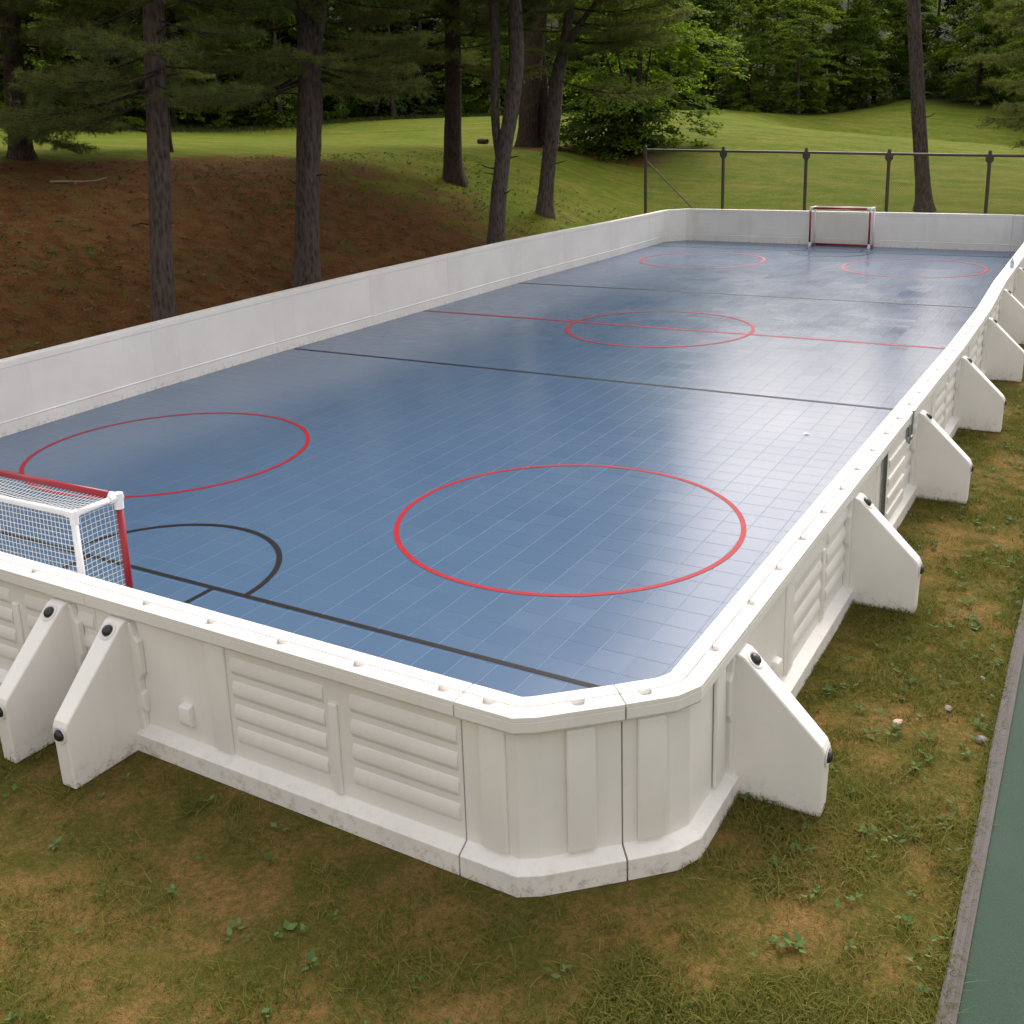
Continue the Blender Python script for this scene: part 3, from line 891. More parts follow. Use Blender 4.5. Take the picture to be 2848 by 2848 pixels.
# ------------------------------------------------------------------ fence beyond the far boards
def make_fence():
    root = empty('chain_link_fence', (-7.6, 17.4, 0))
    tag(root, 'tall brown chain link fence behind the far boards with a diagonal corner brace', 'fence')
    P0 = Vector((-7.62, 17.55)); step = Vector((2.985, -.02))
    ztop = lambda k: 3.02 - .085 * k
    n = 9
    pts = [Vector((x, 17.55 - .007 * i)) for i, x in enumerate((-7.65, -4.64, -1.67, 1.08, 4.16, 7.2, 10.2, 13.2, 16.2))]
    L = lambda x, y, z: (x - root.location.x, y - root.location.y, z)
    for k in range(n):
        p = pts[k]; zt = ztop(k); zb = ground_z(p.x, p.y) - .2
        b = MB(); b.tube([L(p.x, p.y, zb), L(p.x, p.y, zt + .10)], .056 if k else .060, 10)
        b.tube([L(p.x, p.y, zt + .10), L(p.x, p.y, zt + .16)], [.066, .040], 10)
        po = b.build('post', MAT['fence_bronze'], root, smooth=False)
        if k:
            # eight sided clamp plates under the rail
            c = MB(); R8 = .15
            ring = [(R8 * math.cos(R_(22.5 + 45 * i)) * .86, R8 * math.sin(R_(22.5 + 45 * i)) * 1.12) for i in range(8)]
            for y0 in (-.055, .035):
                c.add([L(p.x + a, p.y + y0, zt - .10 + z) for a, z in ring] + [L(p.x + a, p.y + y0 + .02, zt - .10 + z) for a, z in ring],
                      [tuple(range(8)), tuple(range(15, 7, -1))] + [(i, (i + 1) % 8, (i + 1) % 8 + 8, i + 8) for i in range(8)])
            c.build('clamp_plate', MAT['fence_bronze'], root)
        if k < n - 1:
            q = pts[k + 1]
            b = MB(); b.tube([L(p.x + .04, p.y, zt), L(q.x - .04, q.y, ztop(k + 1))], .046, 8)
            b.build('top_rail', MAT['fence_bronze'], root)
    b = MB(); b.tube([L(pts[0].x + .06, pts[0].y, ztop(0) - .42), L(pts[0].x + 2.55, pts[1].y, .25)], .030, 8)
    b.build('brace', MAT['brace_pipe'], root)
    # woven wire: two families of slanting wires
    w = MB(); zb = .25; D = .075
    X0, X1 = pts[0].x, pts[-1].x
    for fam, dy in ((1, -.052), (-1, -.055)):
        s = -3.0
        while s < X1 - X0 + 3.0:
            a0, a1 = X0 + s, X0 + s + 2.9 * .8 * 1.0
            xa, xb = (a0, a1) if fam > 0 else (a1, a0)
            za, zb_ = zb, 3.0
            def cutx(xa, za, xb, zb2):
                for lim, sg in ((X0, 1), (X1, -1)):
                    ia, ib = (xa - lim) * sg, (xb - lim) * sg
                    if ia < 0 and ib < 0: return None
                    if ia < 0: t = ia / (ia - ib); xa, za = xa + (xb - xa) * t, za + (zb2 - za) * t
                    elif ib < 0: t = ib / (ib - ia); xb, zb2 = xb + (xa - xb) * t, zb2 + (za - zb2) * t
                return xa, za, xb, zb2
            r = cutx(xa, za, xb, zb_)
            if r:
                ya = 17.55 - .0067 * (r[0] - X0); yb = 17.55 - .0067 * (r[2] - X0)
                w.tube([L(r[0], ya + dy, r[1] - .0285 * (r[0] - X0) * (1 if r[1] > 1 else 0)), L(r[2], yb + dy, r[3] - .0285 * (r[2] - X0) * (1 if r[3] > 1 else 0))], .0026, 3, False)
            s += D
    o = w.build('wire_mesh', MAT['fence_wire'], root, fix=False)
    o['kind'] = 'stuff'
make_fence()

# ------------------------------------------------------------------ tennis court at the right edge
b = MB(); b.box((7.455, -60, -.2), (40, 16.6, -.008)); tag(b.build('tennis_court', MAT['court_green']), kind='structure')
b = MB()
ky = np.linspace(-60, 16.6, 160)
vs, fs = [], []
for i, y in enumerate(ky):
    wv = .006 * math.sin(y * 1.7) + .004 * math.sin(y * 4.1)
    for x, z in ((7.375 + wv, -.1), (7.375 + wv, .002), (7.385 + wv, .008), (7.462, .008), (7.462, -.1)): vs.append((x, y, z))
for i in range(len(ky) - 1):
    for k in range(4): fs.append((i * 5 + k, (i + 1) * 5 + k, (i + 1) * 5 + k + 1, i * 5 + k + 1))
b.add(vs, fs); tag(b.build('court_kerb', MAT['kerb_asphalt']), kind='structure')

# ------------------------------------------------------------------ trees
def spline(pts, n):
    P = [np.array(p, float) for p in pts]
    P = [2 * P[0] - P[1]] + P + [2 * P[-1] - P[-2]]
    out = []
    for i in range(1, len(P) - 2):
        for k in range(n):
            t = k / n
            a, b_, c, d = P[i - 1], P[i], P[i + 1], P[i + 2]
            out.append(.5 * ((2 * b_) + (-a + c) * t + (2 * a - 5 * b_ + 4 * c - d) * t * t + (-a + 3 * b_ - 3 * c + d) * t ** 3))
    out.append(P[-2])
    return out

def trunk_mesh(paths, mat, flare=True, sides=14, seed=1):
    """paths: list of [(x,y,z,r)], the first with a flared foot; one continuous bark mesh"""
    rg = random.Random(seed)
    mb = MB()
    for pi, path in enumerate(paths):
        sp = spline(path, 5)
        n0 = len(mb.v)
        base = sp[0]
        ph = [rg.uniform(0, 6.28) for _ in range(3)]
        vs = []
        for i, q in enumerate(sp):
            x, y, z, r = q
            fl = 1.0
            if pi == 0 and flare: fl = 1 + .62 * math.exp(-max(0, (z - base[2] - .55)) / .35)
            for k in range(sides):
                th = 2 * math.pi * k / sides
                rr = r * fl * (1 + .05 * math.sin(3 * th + ph[0] + z * .6) + .035 * math.sin(5 * th + ph[1] - z * .9) + rg.uniform(-.035, .035))
                if pi == 0 and flare: rr *= 1 + .16 * math.exp(-max(0, z - base[2] - .5) / .3) * math.sin(4 * th + ph[2])
                vs.append((x + rr * math.cos(th), y + rr * math.sin(th), z))
        fs = [(i * sides + k, i * sides + (k + 1) % sides, (i + 1) * sides + (k + 1) % sides, (i + 1) * sides + k) for i in range(len(sp) - 1) for k in range(sides)]
        fs.append(tuple((len(sp) - 1) * sides + k for k in range(sides)))
        mb.add(vs, fs)
    return mb

def leaf_quads(C, U, Wd, ln, wd):
    """diamond leaves: centre base C, direction U, side Wd"""
    n = len(C)
    V = np.empty((n, 4, 3)); ln = ln[:, None]; wd = wd[:, None]
    V[:, 0] = C; V[:, 1] = C + U * ln * .45 + Wd * wd; V[:, 2] = C + U * ln; V[:, 3] = C + U * ln * .45 - Wd * wd
    F = np.arange(n * 4).reshape(n, 4)
    return V.reshape(-1, 3), F

def unit(a): return a / np.maximum(1e-9, np.linalg.norm(a, axis=-1, keepdims=True))

def pine_branch_arrays(seed, L=3.0, nsub=34, ntuft=9, nneed=15, nlen=.15, nw=.0045, spread=1.0):
    """a drooping white pine bough along +x; returns wood (V,F quads) and needle (V,F tris)"""
    g = np.random.default_rng(seed)
    mb = MB()
    curve = lambda s: np.array([L * s, .10 * L * math.sin(s * 3 + seed), -.16 * L * s * (1 - s) * 1.5 + .05 * L * s * s])
    ax = [curve(s) for s in np.linspace(0, 1, 10)]
    mb.tube(ax, [.032 * (1 - .85 * s) * L / 3 for s in np.linspace(0, 1, 10)], 5, False)
    C, Dn = [], []
    for i in range(nsub):
        s = .18 + .80 * (i + g.random()) / nsub
        o = curve(s)
        side = 1 if i % 2 else -1
        ang = side * R_(g.uniform(28, 68))
        ln = L * (.13 + .30 * (1 - s) ** .8) * g.uniform(.7, 1.25) * spread
        d = np.array([math.cos(ang), math.sin(ang), g.uniform(-.16, .22)])
        pts = [o + d * ln * t + np.array([0, 0, -.10 * ln * math.sin(t * 3) * g.uniform(.3, 1)]) for t in np.linspace(0, 1, 4)]
        mb.tube(pts, [.009, .007, .005, .003], 3, False)
        for k in range(ntuft):
            t = .22 + .78 * (k + g.random()) / ntuft
            c = o + d * ln * t + g.normal(0, .035, 3)
            dd = d + g.normal(0, .35, 3); dd /= np.linalg.norm(dd)
            C.append(c); Dn.append(dd)
    for k in range(5):
        C.append(curve(1.0) + g.normal(0, .03, 3)); Dn.append(np.array([1., 0, .1]))
    C, Dn = np.array(C), np.array(Dn)
    n = len(C)
    Cn = np.repeat(C, nneed, 0); Dd = np.repeat(Dn, nneed, 0)
    rv = unit(g.normal(0, 1, Cn.shape))
    dirs = unit(Dd * .75 + rv * .85 + np.array([0, 0, .08]))
    ll = nlen * g.uniform(.7, 1.2, len(Cn))[:, None]
    sd = unit(np.cross(dirs, g.normal(0, 1, dirs.shape))) * nw
    V = np.stack([Cn - sd, Cn + sd, Cn + dirs * ll], 1).reshape(-1, 3)
    F = np.arange(len(V)).reshape(-1, 3)
    return mb, V, F

def branch_mesh(seed, **kw):
    mb, V, F = pine_branch_arrays(seed, **kw)
    n = len(mb.v)
    Vt = np.vstack([np.array(mb.v), V])
    faces = [list(f) for f in mb.f] + (F + n).tolist()
    me = bpy.data.meshes.new('branch')
    me.from_pydata(Vt.tolist(), [], faces)
    me.materials.append(MAT['bark_dark']); me.materials.append(MAT['needles'])
    me.polygons.foreach_set('material_index', [0] * len(mb.f) + [1] * len(F))
    me.update()
    return me
BRANCH = [branch_mesh(31), branch_mesh(32, L=3.4, nsub=38), branch_mesh(33, L=2.5, nsub=28), branch_mesh(34, L=3.0, nsub=30, ntuft=11)]

def pine_crown_mesh(seed, z0=0., z1=11., rmax=4.3, n=115):
    g = np.random.default_rng(seed)
    lt = [pine_branch_arrays(seed + 40 + k, L=1.0, nsub=12, ntuft=3, nneed=9, nlen=.13, nw=.011) for k in range(3)]
    Vs, Fs, mi, off = [], [], [], 0
    faces = []
    for i in range(n):
        t = (i + g.random()) / n
        z = z0 + (z1 - z0) * t
        r = rmax * (1 - t) ** .75 * g.uniform(.7, 1.1) + .5
        az = i * 2.399 + g.uniform(-.5, .5); el = g.uniform(.0, .35) + .3 * t
        mb, V, F = lt[i % 3]
        M = np.array([[math.cos(az) * math.cos(el), -math.sin(az), -math.cos(az) * math.sin(el)], [math.sin(az) * math.cos(el), math.cos(az), -math.sin(az) * math.sin(el)], [math.sin(el), 0, math.cos(el)]])
        A = np.vstack([np.array(mb.v), V]) * r
        Vs.append(A @ M.T + np.array([0, 0, z]))
        nb = len(mb.v)
        faces += [[q + off for q in f] for f in mb.f] + (F + nb + off).tolist()
        mi += [0] * len(mb.f) + [1] * len(F)
        off += len(A)
    me = bpy.data.meshes.new('crown')
    me.from_pydata(np.vstack(Vs).tolist(), [], faces)
    me.materials.append(MAT['bark_dark']); me.materials.append(MAT['needles'])
    me.polygons.foreach_set('material_index', mi); me.update()
    return me
PCROWN = [pine_crown_mesh(3), pine_crown_mesh(4)]

PATHS = {
 'T1': [[(-7.59, -6.09, 0.1, .22), (-7.52, -6.02, 1.77, .204), (-7.42, -5.91, 3.69, .195), (-7.35, -5.83, 5.35, .185), (-7.3, -5.77, 6.42, .176)]],
 'T2': [[(-8.36, -1.08, 0.2, .29), (-8.26, -1.01, 2.07, .279), (-8.17, -.93, 3.49, .278), (-8.07, -.84, 4.87, .277), (-8.04, -.81, 5.99, .23), (-8.1, -.78, 6.87, .2)], [(-8.06, -.83, 5.2, .20), (-7.86, -.72, 6.1, .17), (-7.72, -.62, 7.0, .15), (-7.6, -.6, 9.0, .12), (-7.5, -.5, 12.0, .06)]],
 'T3': [[(-7.85, 6.66, 0.1, .25), (-7.75, 6.71, 1.65, .233), (-7.59, 6.81, 3.15, .225), (-7.38, 6.93, 4.32, .217), (-7.19, 7.04, 5.75, .209), (-7.18, 7.04, 6.88, .202), (-7.19, 7.04, 7.43, .194)], [(-7.60, 6.84, 2.75, .14), (-7.74, 6.86, 3.4, .12), (-7.78, 6.82, 4.04, .121), (-7.78, 6.81, 4.77, .125), (-7.73, 6.84, 6.06, .128), (-7.75, 6.83, 7.46, .125), (-7.8, 6.8, 10.5, .06)]],
 'T4': [[(-12.79, 12.3, 1.9, .33), (-12.81, 12.29, 2.97, .311), (-12.74, 12.33, 4.78, .294), (-12.7, 12.36, 6.56, .277), (-12.66, 12.39, 8.29, .26)]],
 'T5': [[(-9.58, 12.92, .6, .27), (-9.41, 13.0, 2.36, .256), (-9.2, 13.11, 4.14, .25), (-9.06, 13.18, 5.53, .235), (-8.9, 13.28, 6.4, .17), (-8.72, 13.34, 7.22, .159), (-8.6, 13.4, 8.05, .155)], [(-9.1, 13.16, 5.2, .20), (-8.81, 13.31, 6.38, .156), (-8.38, 13.52, 7.21, .125), (-7.8, 13.8, 8.02, .10), (-7.0, 14.1, 9.4, .05)]],
 'T6': [[(-17.95, 27.04, 2.6, .49), (-17.77, 27.13, 4.94, .474), (-17.51, 27.27, 7.43, .46), (-17.28, 27.39, 9.86, .447)], [(-17.42, 27.74, 2.5, .36), (-17.36, 27.79, 4.92, .30), (-17.43, 27.77, 7.44, .25), (-17.43, 27.77, 9.4, .19), (-17.3, 27.9, 12.0, .1)]],
 'T7': [[(-18.28, -.93, 3.2, .285), (-18.23, -.86, 4.99, .266), (-18.18, -.79, 6.35, .255), (-18.12, -.71, 7.69, .244)]],
 'T8': [[(-19.46, 5.38, 3.2, .13), (-19.44, 5.4, 4.52, .113), (-19.37, 5.47, 6.34, .103), (-19.28, 5.58, 8.28, .094)]],
 'RP': [[(1.76, 21.3, .2, .295), (1.66, 21.29, 1.3, .268), (1.45, 21.26, 3.0, .252), (1.22, 21.22, 5.21, .236), (.95, 21.18, 7.91, .221)]],
 'OUT': [[(7.6, 23.5, .3, .30), (7.6, 23.5, 3., .26), (7.55, 23.5, 6.5, .23)]],
}
# name: (label, top height, bark, crown start, list of low boughs (z, azimuth deg from +x, scale, pitch deg))
def rand_boughs(seed, z0, z1, n, s=(.8, 1.15), az=None, pitch=(-12, 8)):
    r = random.Random(seed); out = []
    for i in range(n):
        a = r.uniform(*az) if az else (i * 137.5 + r.uniform(-25, 25)) % 360
        out.append((z0 + (z1 - z0) * (i + r.random()) / n, a, r.uniform(*s), r.uniform(*pitch)))
    return out
PINES = [
 ('T1', 'slim grey pine trunk just behind the left boards, nearest the camera', 15, 'bark_pine', 7.2,
  rand_boughs(1, 4.9, 7.4, 17, (.55, .95)) + [(4.9, 205, .95, -8), (5.2, 250, .8, -12), (4.8, 230, .8, -14), (5.0, 40, .45, -5), (4.95, 65, .4, -5)]),
 ('T2', 'thick pine trunk patched with lichen, forking near the top, behind the left boards', 16, 'bark_pine', 7.2,
  rand_boughs(2, 5.2, 7.6, 20, (.6, 1.0)) + [(5.3, 200, 1.0, -12), (5.2, 225, .8, -10), (5.6, 30, .9, -8), (5.5, 60, .9, -10)]),
 ('T3', 'bent pine with a second thin stem, close behind the middle of the left boards', 15, 'bark_grey', 8.8, rand_boughs(3, 7.0, 9.0, 9, (.5, .8))),
 ('T4', 'straight dark pine standing on the bank behind the bent pine', 17, 'bark_dark', 8.6,
  rand_boughs(4, 6.2, 9.0, 16, (.7, 1.15)) + [(6.6, 195, 1.5, -6), (6.2, 215, 1.4, -10), (5.7, 235, 1.1, -8), (6.6, 250, 1.2, -5), (5.9, 190, 1.2, -12), (6.0, 15, .9, -4)]),
 ('T5', 'pine with a forked trunk leaning right above the far left corner', 15, 'bark_grey', 8.2,
  rand_boughs(5, 6.2, 8.8, 12, (.6, 1.0)) + [(5.5, 15, 1.25, -7), (6.8, 40, 1.1, -2), (6.9, 5, 1.3, -4), (7.4, 30, 1.3, 0), (7.8, 0, 1.2, 0)]),
 ('T6', 'massive dark double trunk farther back on the lawn by the bushy tree', 19, 'bark_dark', 11.5, rand_boughs(6, 8.5, 12, 10, (.8, 1.2))),
 ('T7', 'pine trunk at the left edge of the view, standing on the crest of the bank', 17, 'bark_dark', 8.2,
  rand_boughs(7, 5.0, 8.5, 26, (.8, 1.3)) + [(4.7, 330, .9, -14), (4.6, 0, .9, -18), (4.9, 40, .9, -14), (5.0, 300, 1.0, -12)]),
 ('T8', 'thin dark trunk half hidden behind the slim grey pine', 12, 'bark_dark', 8.5, rand_boughs(8, 6.2, 9, 10, (.6, 1.0))),
 ('RP', 'tall bare pine trunk behind the chain link fence on the right', 25, 'bark_pine', 18.5, rand_boughs(9, 17.5, 20, 8, (.7, 1.0))),
 ('OUT', 'pine at the right edge of the view reaching drooping boughs over the lawn', 11, 'bark_pine', 8.6,
  [(4.15, 170, 1.15, -14), (4.6, 195, 1.25, -14), (5.2, 160, 1.3, -10), (5.6, 185, 1.35, -10), (6.1, 205, 1.3, -8), (6.5, 170, 1.4, -8), (7.0, 150, 1.3, -6), (7.4, 190, 1.4, -4), (7.9, 175, 1.3, -4), (4.9, 215, 1.2, -12), (5.9, 140, 1.2, -8), (8.3, 200, 1.3, -4), (6.8, 215, 1.2, -6), (3.6, 182, .9, -16)]),
]
for nm, label, top, bark, cz, boughs in PINES:
    paths = [list(p) for p in PATHS[nm]]
    e, e0 = paths[0][-1], paths[0][-2]
    ddz = e[2] - e0[2]
    lx, ly = (e[0] - e0[0]) / ddz, (e[1] - e0[1]) / ddz
    zz = e[2]
    while zz < top - 1:
        zz = min(zz + 2.5, top - .5)
        k = (top - zz) / (top - e[2])
        paths[0].append((e[0] + lx * (zz - e[2]) * .5, e[1] + ly * (zz - e[2]) * .5, zz, max(.03, e[3] * k)))
    b0 = paths[0][0]
    root = empty('pine_tree', (b0[0], b0[1], ground_z(b0[0], b0[1])))
    tag(root, label, 'pine tree', 'pines round the rink')
    rel = [[(x - b0[0], y - b0[1], z - root.location.z, r) for x, y, z, r in p] for p in paths]
    rel[0].insert(0, (rel[0][0][0], rel[0][0][1], rel[0][0][2] - .35, rel[0][0][3] * 1.05))
    tb = trunk_mesh(rel, MAT[bark], seed=hash(nm) % 97 if False else sum(map(ord, nm)))
    tb.build('trunk', MAT[bark], root, smooth=True)
    sp = paths[0]
    def at(z):
        for a, c in zip(sp, sp[1:]):
            if a[2] <= z <= c[2]:
                t = (z - a[2]) / max(1e-6, c[2] - a[2]); return a[0] + (c[0] - a[0]) * t - b0[0], a[1] + (c[1] - a[1]) * t - b0[1]
        return sp[-1][0] - b0[0], sp[-1][1] - b0[1]
    for i, (z, a, s, pt) in enumerate(boughs):
        x, y = at(z)
        br = place('branch', BRANCH[i % 4], root, (x, y, z - root.location.z), (R_(RND.uniform(-14, 14)), R_(-pt), R_(a)))
        br.scale = (s, s, s)
    rs = random.Random(len(label))
    for _ in range(7):
        z = rs.uniform(root.location.z + 1.6, min(cz, 8.0)); a = rs.uniform(0, 6.28); x, y = at(z); l = rs.uniform(.22, .6)
        r0 = sp[1][3] * .8
        sb = MB(); sb.tube([(x + math.cos(a) * r0 * .6, y + math.sin(a) * r0 * .6, z - root.location.z), (x + math.cos(a) * (r0 + l * .5), y + math.sin(a) * (r0 + l * .5), z - root.location.z + .05), (x + math.cos(a) * (r0 + l), y + math.sin(a) * (r0 + l), z - root.location.z + rs.uniform(-.05, .16))], [.026, .018, .008], 6)
        sb.build('dead_stub', MAT['bark_dark'], root)
    x, y = at(cz)
    cr = place('crown', PCROWN[len(label) % 2], root, (x, y, cz - root.location.z), (0, 0, RND.uniform(0, 6)))
    cr.scale = (1, 1, max(.6, (top - cz) / 11.0 + .02))

# broadleaf crowns: boughs of flat leaf sprays through an uneven envelope
def crown_mesh(seed, H, Rm, nb, nspray, nleaf, leaf, mat, shape='oval', z0=.6, droop=.25, inner=.35):
    g = np.random.default_rng(seed)
    Cs, Us, Ws, Ls = [], [], [], []
    lump = [g.uniform(0, 6.28, 3), g.uniform(0, 6.28, 3)]
    for b_ in range(nb):
        t = (b_ + g.random()) / nb
        z = z0 + (H - z0) * t
        if shape == 'cone': rad = Rm * (1 - t) ** .8 + .25
        else: rad = Rm * max(.12, math.sin(math.pi * min(1, .12 + .88 * (t ** .8)))) ** .65
        az = g.uniform(0, 2 * math.pi)
        rad *= (1 + .22 * math.sin(3 * az + lump[0][0] + 4 * t) + .15 * math.sin(5 * az + lump[1][0] - 7 * t)) * g.uniform(.75, 1.12)
        o = np.array([math.cos(az), math.sin(az), 0])
        tg = np.array([-math.sin(az), math.cos(az), 0])
        for s in range(nspray):
            f = inner + (1 - inner) * math.sqrt(g.random())
            c = o * rad * f + tg * g.normal(0, .16 * rad + .12) + np.array([0, 0, z - droop * rad * f * f + g.normal(0, .18)])
            sl, sw = g.uniform(.45, .95), g.uniform(.22, .45)
            oo = unit(o + tg * g.normal(0, .55)); oo[2] -= droop + g.normal(0, .15); oo = unit(oo)
            tt = unit(np.cross(np.array([0, 0, 1.]), oo)); nn = np.cross(oo, tt)
            a = g.uniform(-.5, .5, nleaf); w = g.normal(0, .5, nleaf)
            P = c + oo * (a * 2 * sl)[:, None] + tt * (w * sw * 1.4)[:, None] + nn * g.normal(0, .045, nleaf)[:, None]
            u = unit(oo + tt * g.normal(0, .7, nleaf)[:, None] + nn * g.normal(-.15, .35, nleaf)[:, None])
            wv = unit(np.cross(nn + g.normal(0, .35, (nleaf, 3)), u))
            Cs.append(P); Us.append(u); Ws.append(wv); Ls.append(leaf * g.uniform(.6, 1.25, nleaf))
    C, U, W, L = np.vstack(Cs), np.vstack(Us), np.vstack(Ws), np.concatenate(Ls)
    V, F = leaf_quads(C, U, W, L, L * .36)
    return np_mesh('crown', V, F, mat)
FOREST = [
    crown_mesh(101, 15, 4.0, 62, 6, 46, .27, MAT['leaf_forest'], 'oval', .5),
    crown_mesh(102, 18, 4.3, 70, 6, 46, .28, MAT['leaf_forest'], 'oval', .9),
    crown_mesh(103, 16, 3.4, 90, 5, 44, .23, MAT['leaf_forest'], 'cone', .3, .4),
    crown_mesh(104, 13, 3.6, 64, 6, 46, .25, MAT['leaf_forest'], 'oval', .3, .35),
]
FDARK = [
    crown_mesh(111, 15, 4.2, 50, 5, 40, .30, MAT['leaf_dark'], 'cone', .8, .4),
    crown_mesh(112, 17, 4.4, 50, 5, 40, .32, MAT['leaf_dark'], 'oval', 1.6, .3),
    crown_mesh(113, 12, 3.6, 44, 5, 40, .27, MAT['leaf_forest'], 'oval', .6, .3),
]
FHT = {0: (15, 18, 16, 13), 1: (15, 17, 12)}
def small_trunk(h, r, seed):
    rg = random.Random(seed)
    p = [(0, 0, -.4, r * 1.2)]
    x = y = 0
    for k in range(1, 6):
        x += rg.uniform(-.15, .15); y += rg.uniform(-.15, .15); p.append((x, y, h * k / 5, r * (1 - .17 * k)))
    paths = [p]
    for k in range(7):
        z = h * (.18 + .09 * k); a = rg.uniform(0, 6.28); l = rg.uniform(1.5, 2.8)
        paths.append([(0, 0, z, r * .35), (math.cos(a) * l * .5, math.sin(a) * l * .5, z + l * .25, r * .22), (math.cos(a) * l, math.sin(a) * l, z + l * .4, r * .08)])
    return trunk_mesh(paths, None, True, 7, seed)
FTRUNK = [small_trunk(13, .20, 5).mesh('trunk', MAT['bark_dark'], True), small_trunk(14, .26, 6).mesh('trunk', MAT['bark_grey'], True)]

def forest_tree(az, d, dark, i, label, group, s):
    a = R_(az)
    x, y = CAM.x + d * math.sin(a), CAM.y + d * math.cos(a)
    root = empty('forest_tree', (x, y, ground_z(x, y) - .05), RND.uniform(0, 6.28))
    tag(root, label, 'tree', group)
    lib = FDARK if dark else FOREST
    place('crown', lib[i % len(lib)], root).scale = (s, s, s * RND.uniform(.92, 1.08))
    place('trunk', FTRUNK[i % 2], root).scale = (s * .9, s * .9, s * .9)
def ordinal(n):
    return (['first', 'second', 'third', 'fourth', 'fifth', 'sixth', 'seventh', 'eighth', 'ninth', 'tenth', 'eleventh', 'twelfth', 'thirteenth', 'fourteenth', 'fifteenth', 'sixteenth', 'seventeenth', 'eighteenth', 'nineteenth', 'twentieth'])[min(n, 20) - 1]
k = 0; nl = nr = 0
rf = random.Random(5)
for row, (dd, sc, step) in enumerate(((1.5, (.62, .85), 2.7), (6, (.9, 1.1), 3.0), (12, (1.05, 1.3), 3.2), (20, (1.15, 1.4), 3.6))):
    az = -61.0 + row * .9
    while az < 3:
        d = edge_d(az) + dd + rf.uniform(-1.3, 1.6)
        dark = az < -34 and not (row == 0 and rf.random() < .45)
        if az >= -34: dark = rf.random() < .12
        lab = ('dark dense tree of the shaded wood behind the left lawn' if dark and az < -34 else
               'leafy green tree of the wood edge behind the left lawn' if az < -34 else
               'tall green tree of the woodland wall behind the right hand lawn')
        grp = 'trees of the wood behind the left lawn' if az < -34 else 'trees of the woodland wall on the right'
        if lab.startswith('dark'): grp = 'dark trees of the wood behind the left lawn'
        elif az < -34: grp = 'leafy trees at the left wood edge'
        s_ = rf.uniform(*sc)
        if az < -34 and row > 1: s_ *= 1.6
        if az > -18: s_ = min(s_, (.80, .92, .95, .98)[row])
        if row == 0:
            if az < -34: nl += 1; lab = '%s tree at the wood edge behind the left lawn, %s from the left' % ('dark' if dark else 'leafy green', ordinal(nl))
            else: nr += 1; lab = 'green tree at the right hand wood edge, %s in the front row' % ordinal(nr)
        elif row > 1 and az >= -34:
            lab, grp = 'tall tree deeper in the woodland wall behind the right hand lawn', 'trees deeper in the right hand wood'
        forest_tree(az, d, dark, k, lab, grp, s_)
        k += 1
        az += step * rf.uniform(.85, 1.15)

# the bushy broadleaf tree by the double trunk
def maple():
    x, y = -13.1, 29.6
    root = empty('maple_tree', (x, y, ground_z(x, y)))
    tag(root, 'bright green bushy broadleaf tree with many thin stems beside the double trunk', 'tree')
    rg = random.Random(3)
    tips = []
    for i in range(9):
        a = rg.uniform(0, 6.28); r0 = rg.uniform(.1, .9); h = rg.uniform(5, 8.5); sp_ = rg.uniform(.5, 2.2)
        bx, by = r0 * math.cos(a), r0 * math.sin(a)
        p = [(bx, by, -.3, .085), (bx * 1.1, by * 1.1, h * .3, .07), (bx + math.cos(a) * sp_ * .5, by + math.sin(a) * sp_ * .5, h * .65, .05), (bx + math.cos(a) * sp_, by + math.sin(a) * sp_, h, .02)]
        trunk_mesh([p], None, False, 7, 40 + i).build('stem', MAT['bark_dark'], root, smooth=True)
    me = crown_mesh(201, 10.8, 4.3, 92, 6, 50, .19, MAT['leaf_maple'], 'oval', .35, .28, .25)
    place('crown', me, root)
maple()
def shrub():
    x, y = -13.9, 28.4
    root = empty('shrub', (x, y, ground_z(x, y)))
    tag(root, 'low dark leafy shrub at the foot of the bushy tree', 'shrub')
    for i in range(5):
        a = i * 1.3; trunk_mesh([[(.2 * math.cos(a), .2 * math.sin(a), -.2, .04), (.6 * math.cos(a), .6 * math.sin(a), .9, .03), (1.1 * math.cos(a), 1.1 * math.sin(a), 2.0, .01)]], None, False, 6, 60 + i).build('stem', MAT['bark_dark'], root)
    place('crown', crown_mesh(205, 3.4, 2.7, 44, 6, 44, .20, MAT['leaf_shrub'], 'oval', .05, .3, .2), root)
shrub()

# ------------------------------------------------------------------ small things lying about
def lump(name, mat, loc, size, seed, label, cat, group=None):
    rg = random.Random(seed)
    bm = bmesh.new(); bmesh.ops.create_icosphere(bm, subdivisions=2, radius=1)
    for v in bm.verts:
        f = 1 + rg.uniform(-.22, .22); v.co = Vector((v.co.x * size[0] * f, v.co.y * size[1] * f, max(-.4, v.co.z) * size[2] * f))
    me = bpy.data.meshes.new(name); bm.to_mesh(me); bm.free(); me.materials.append(mat)
    o = place(name, me, None, loc, (0, 0, rg.uniform(0, 3)))
    tag(o, label, cat, group)
lump('stone', MAT['stone'], (7.30, -12.62, -.01), (.04, .028, .022), 1, 'pale stone lying against the grey court edge', 'stone')
lump('stone', MAT['stone'], (7.22, -11.75, -.015), (.022, .018, .012), 3, 'small grey stone in the bare patch near the court edge', 'stone')
lump('stone', MAT['stone'], (7.05, -12.30, -.015), (.04, .025, .010), 4, 'flat grey stone chip on the bare soil', 'stone')
lump('dead_leaf', MAT['dry_leaf'], (6.77, -12.66, .0), (.04, .026, .009), 5, 'curled pale brown leaf on the grass below the corner buttress', 'leaf')
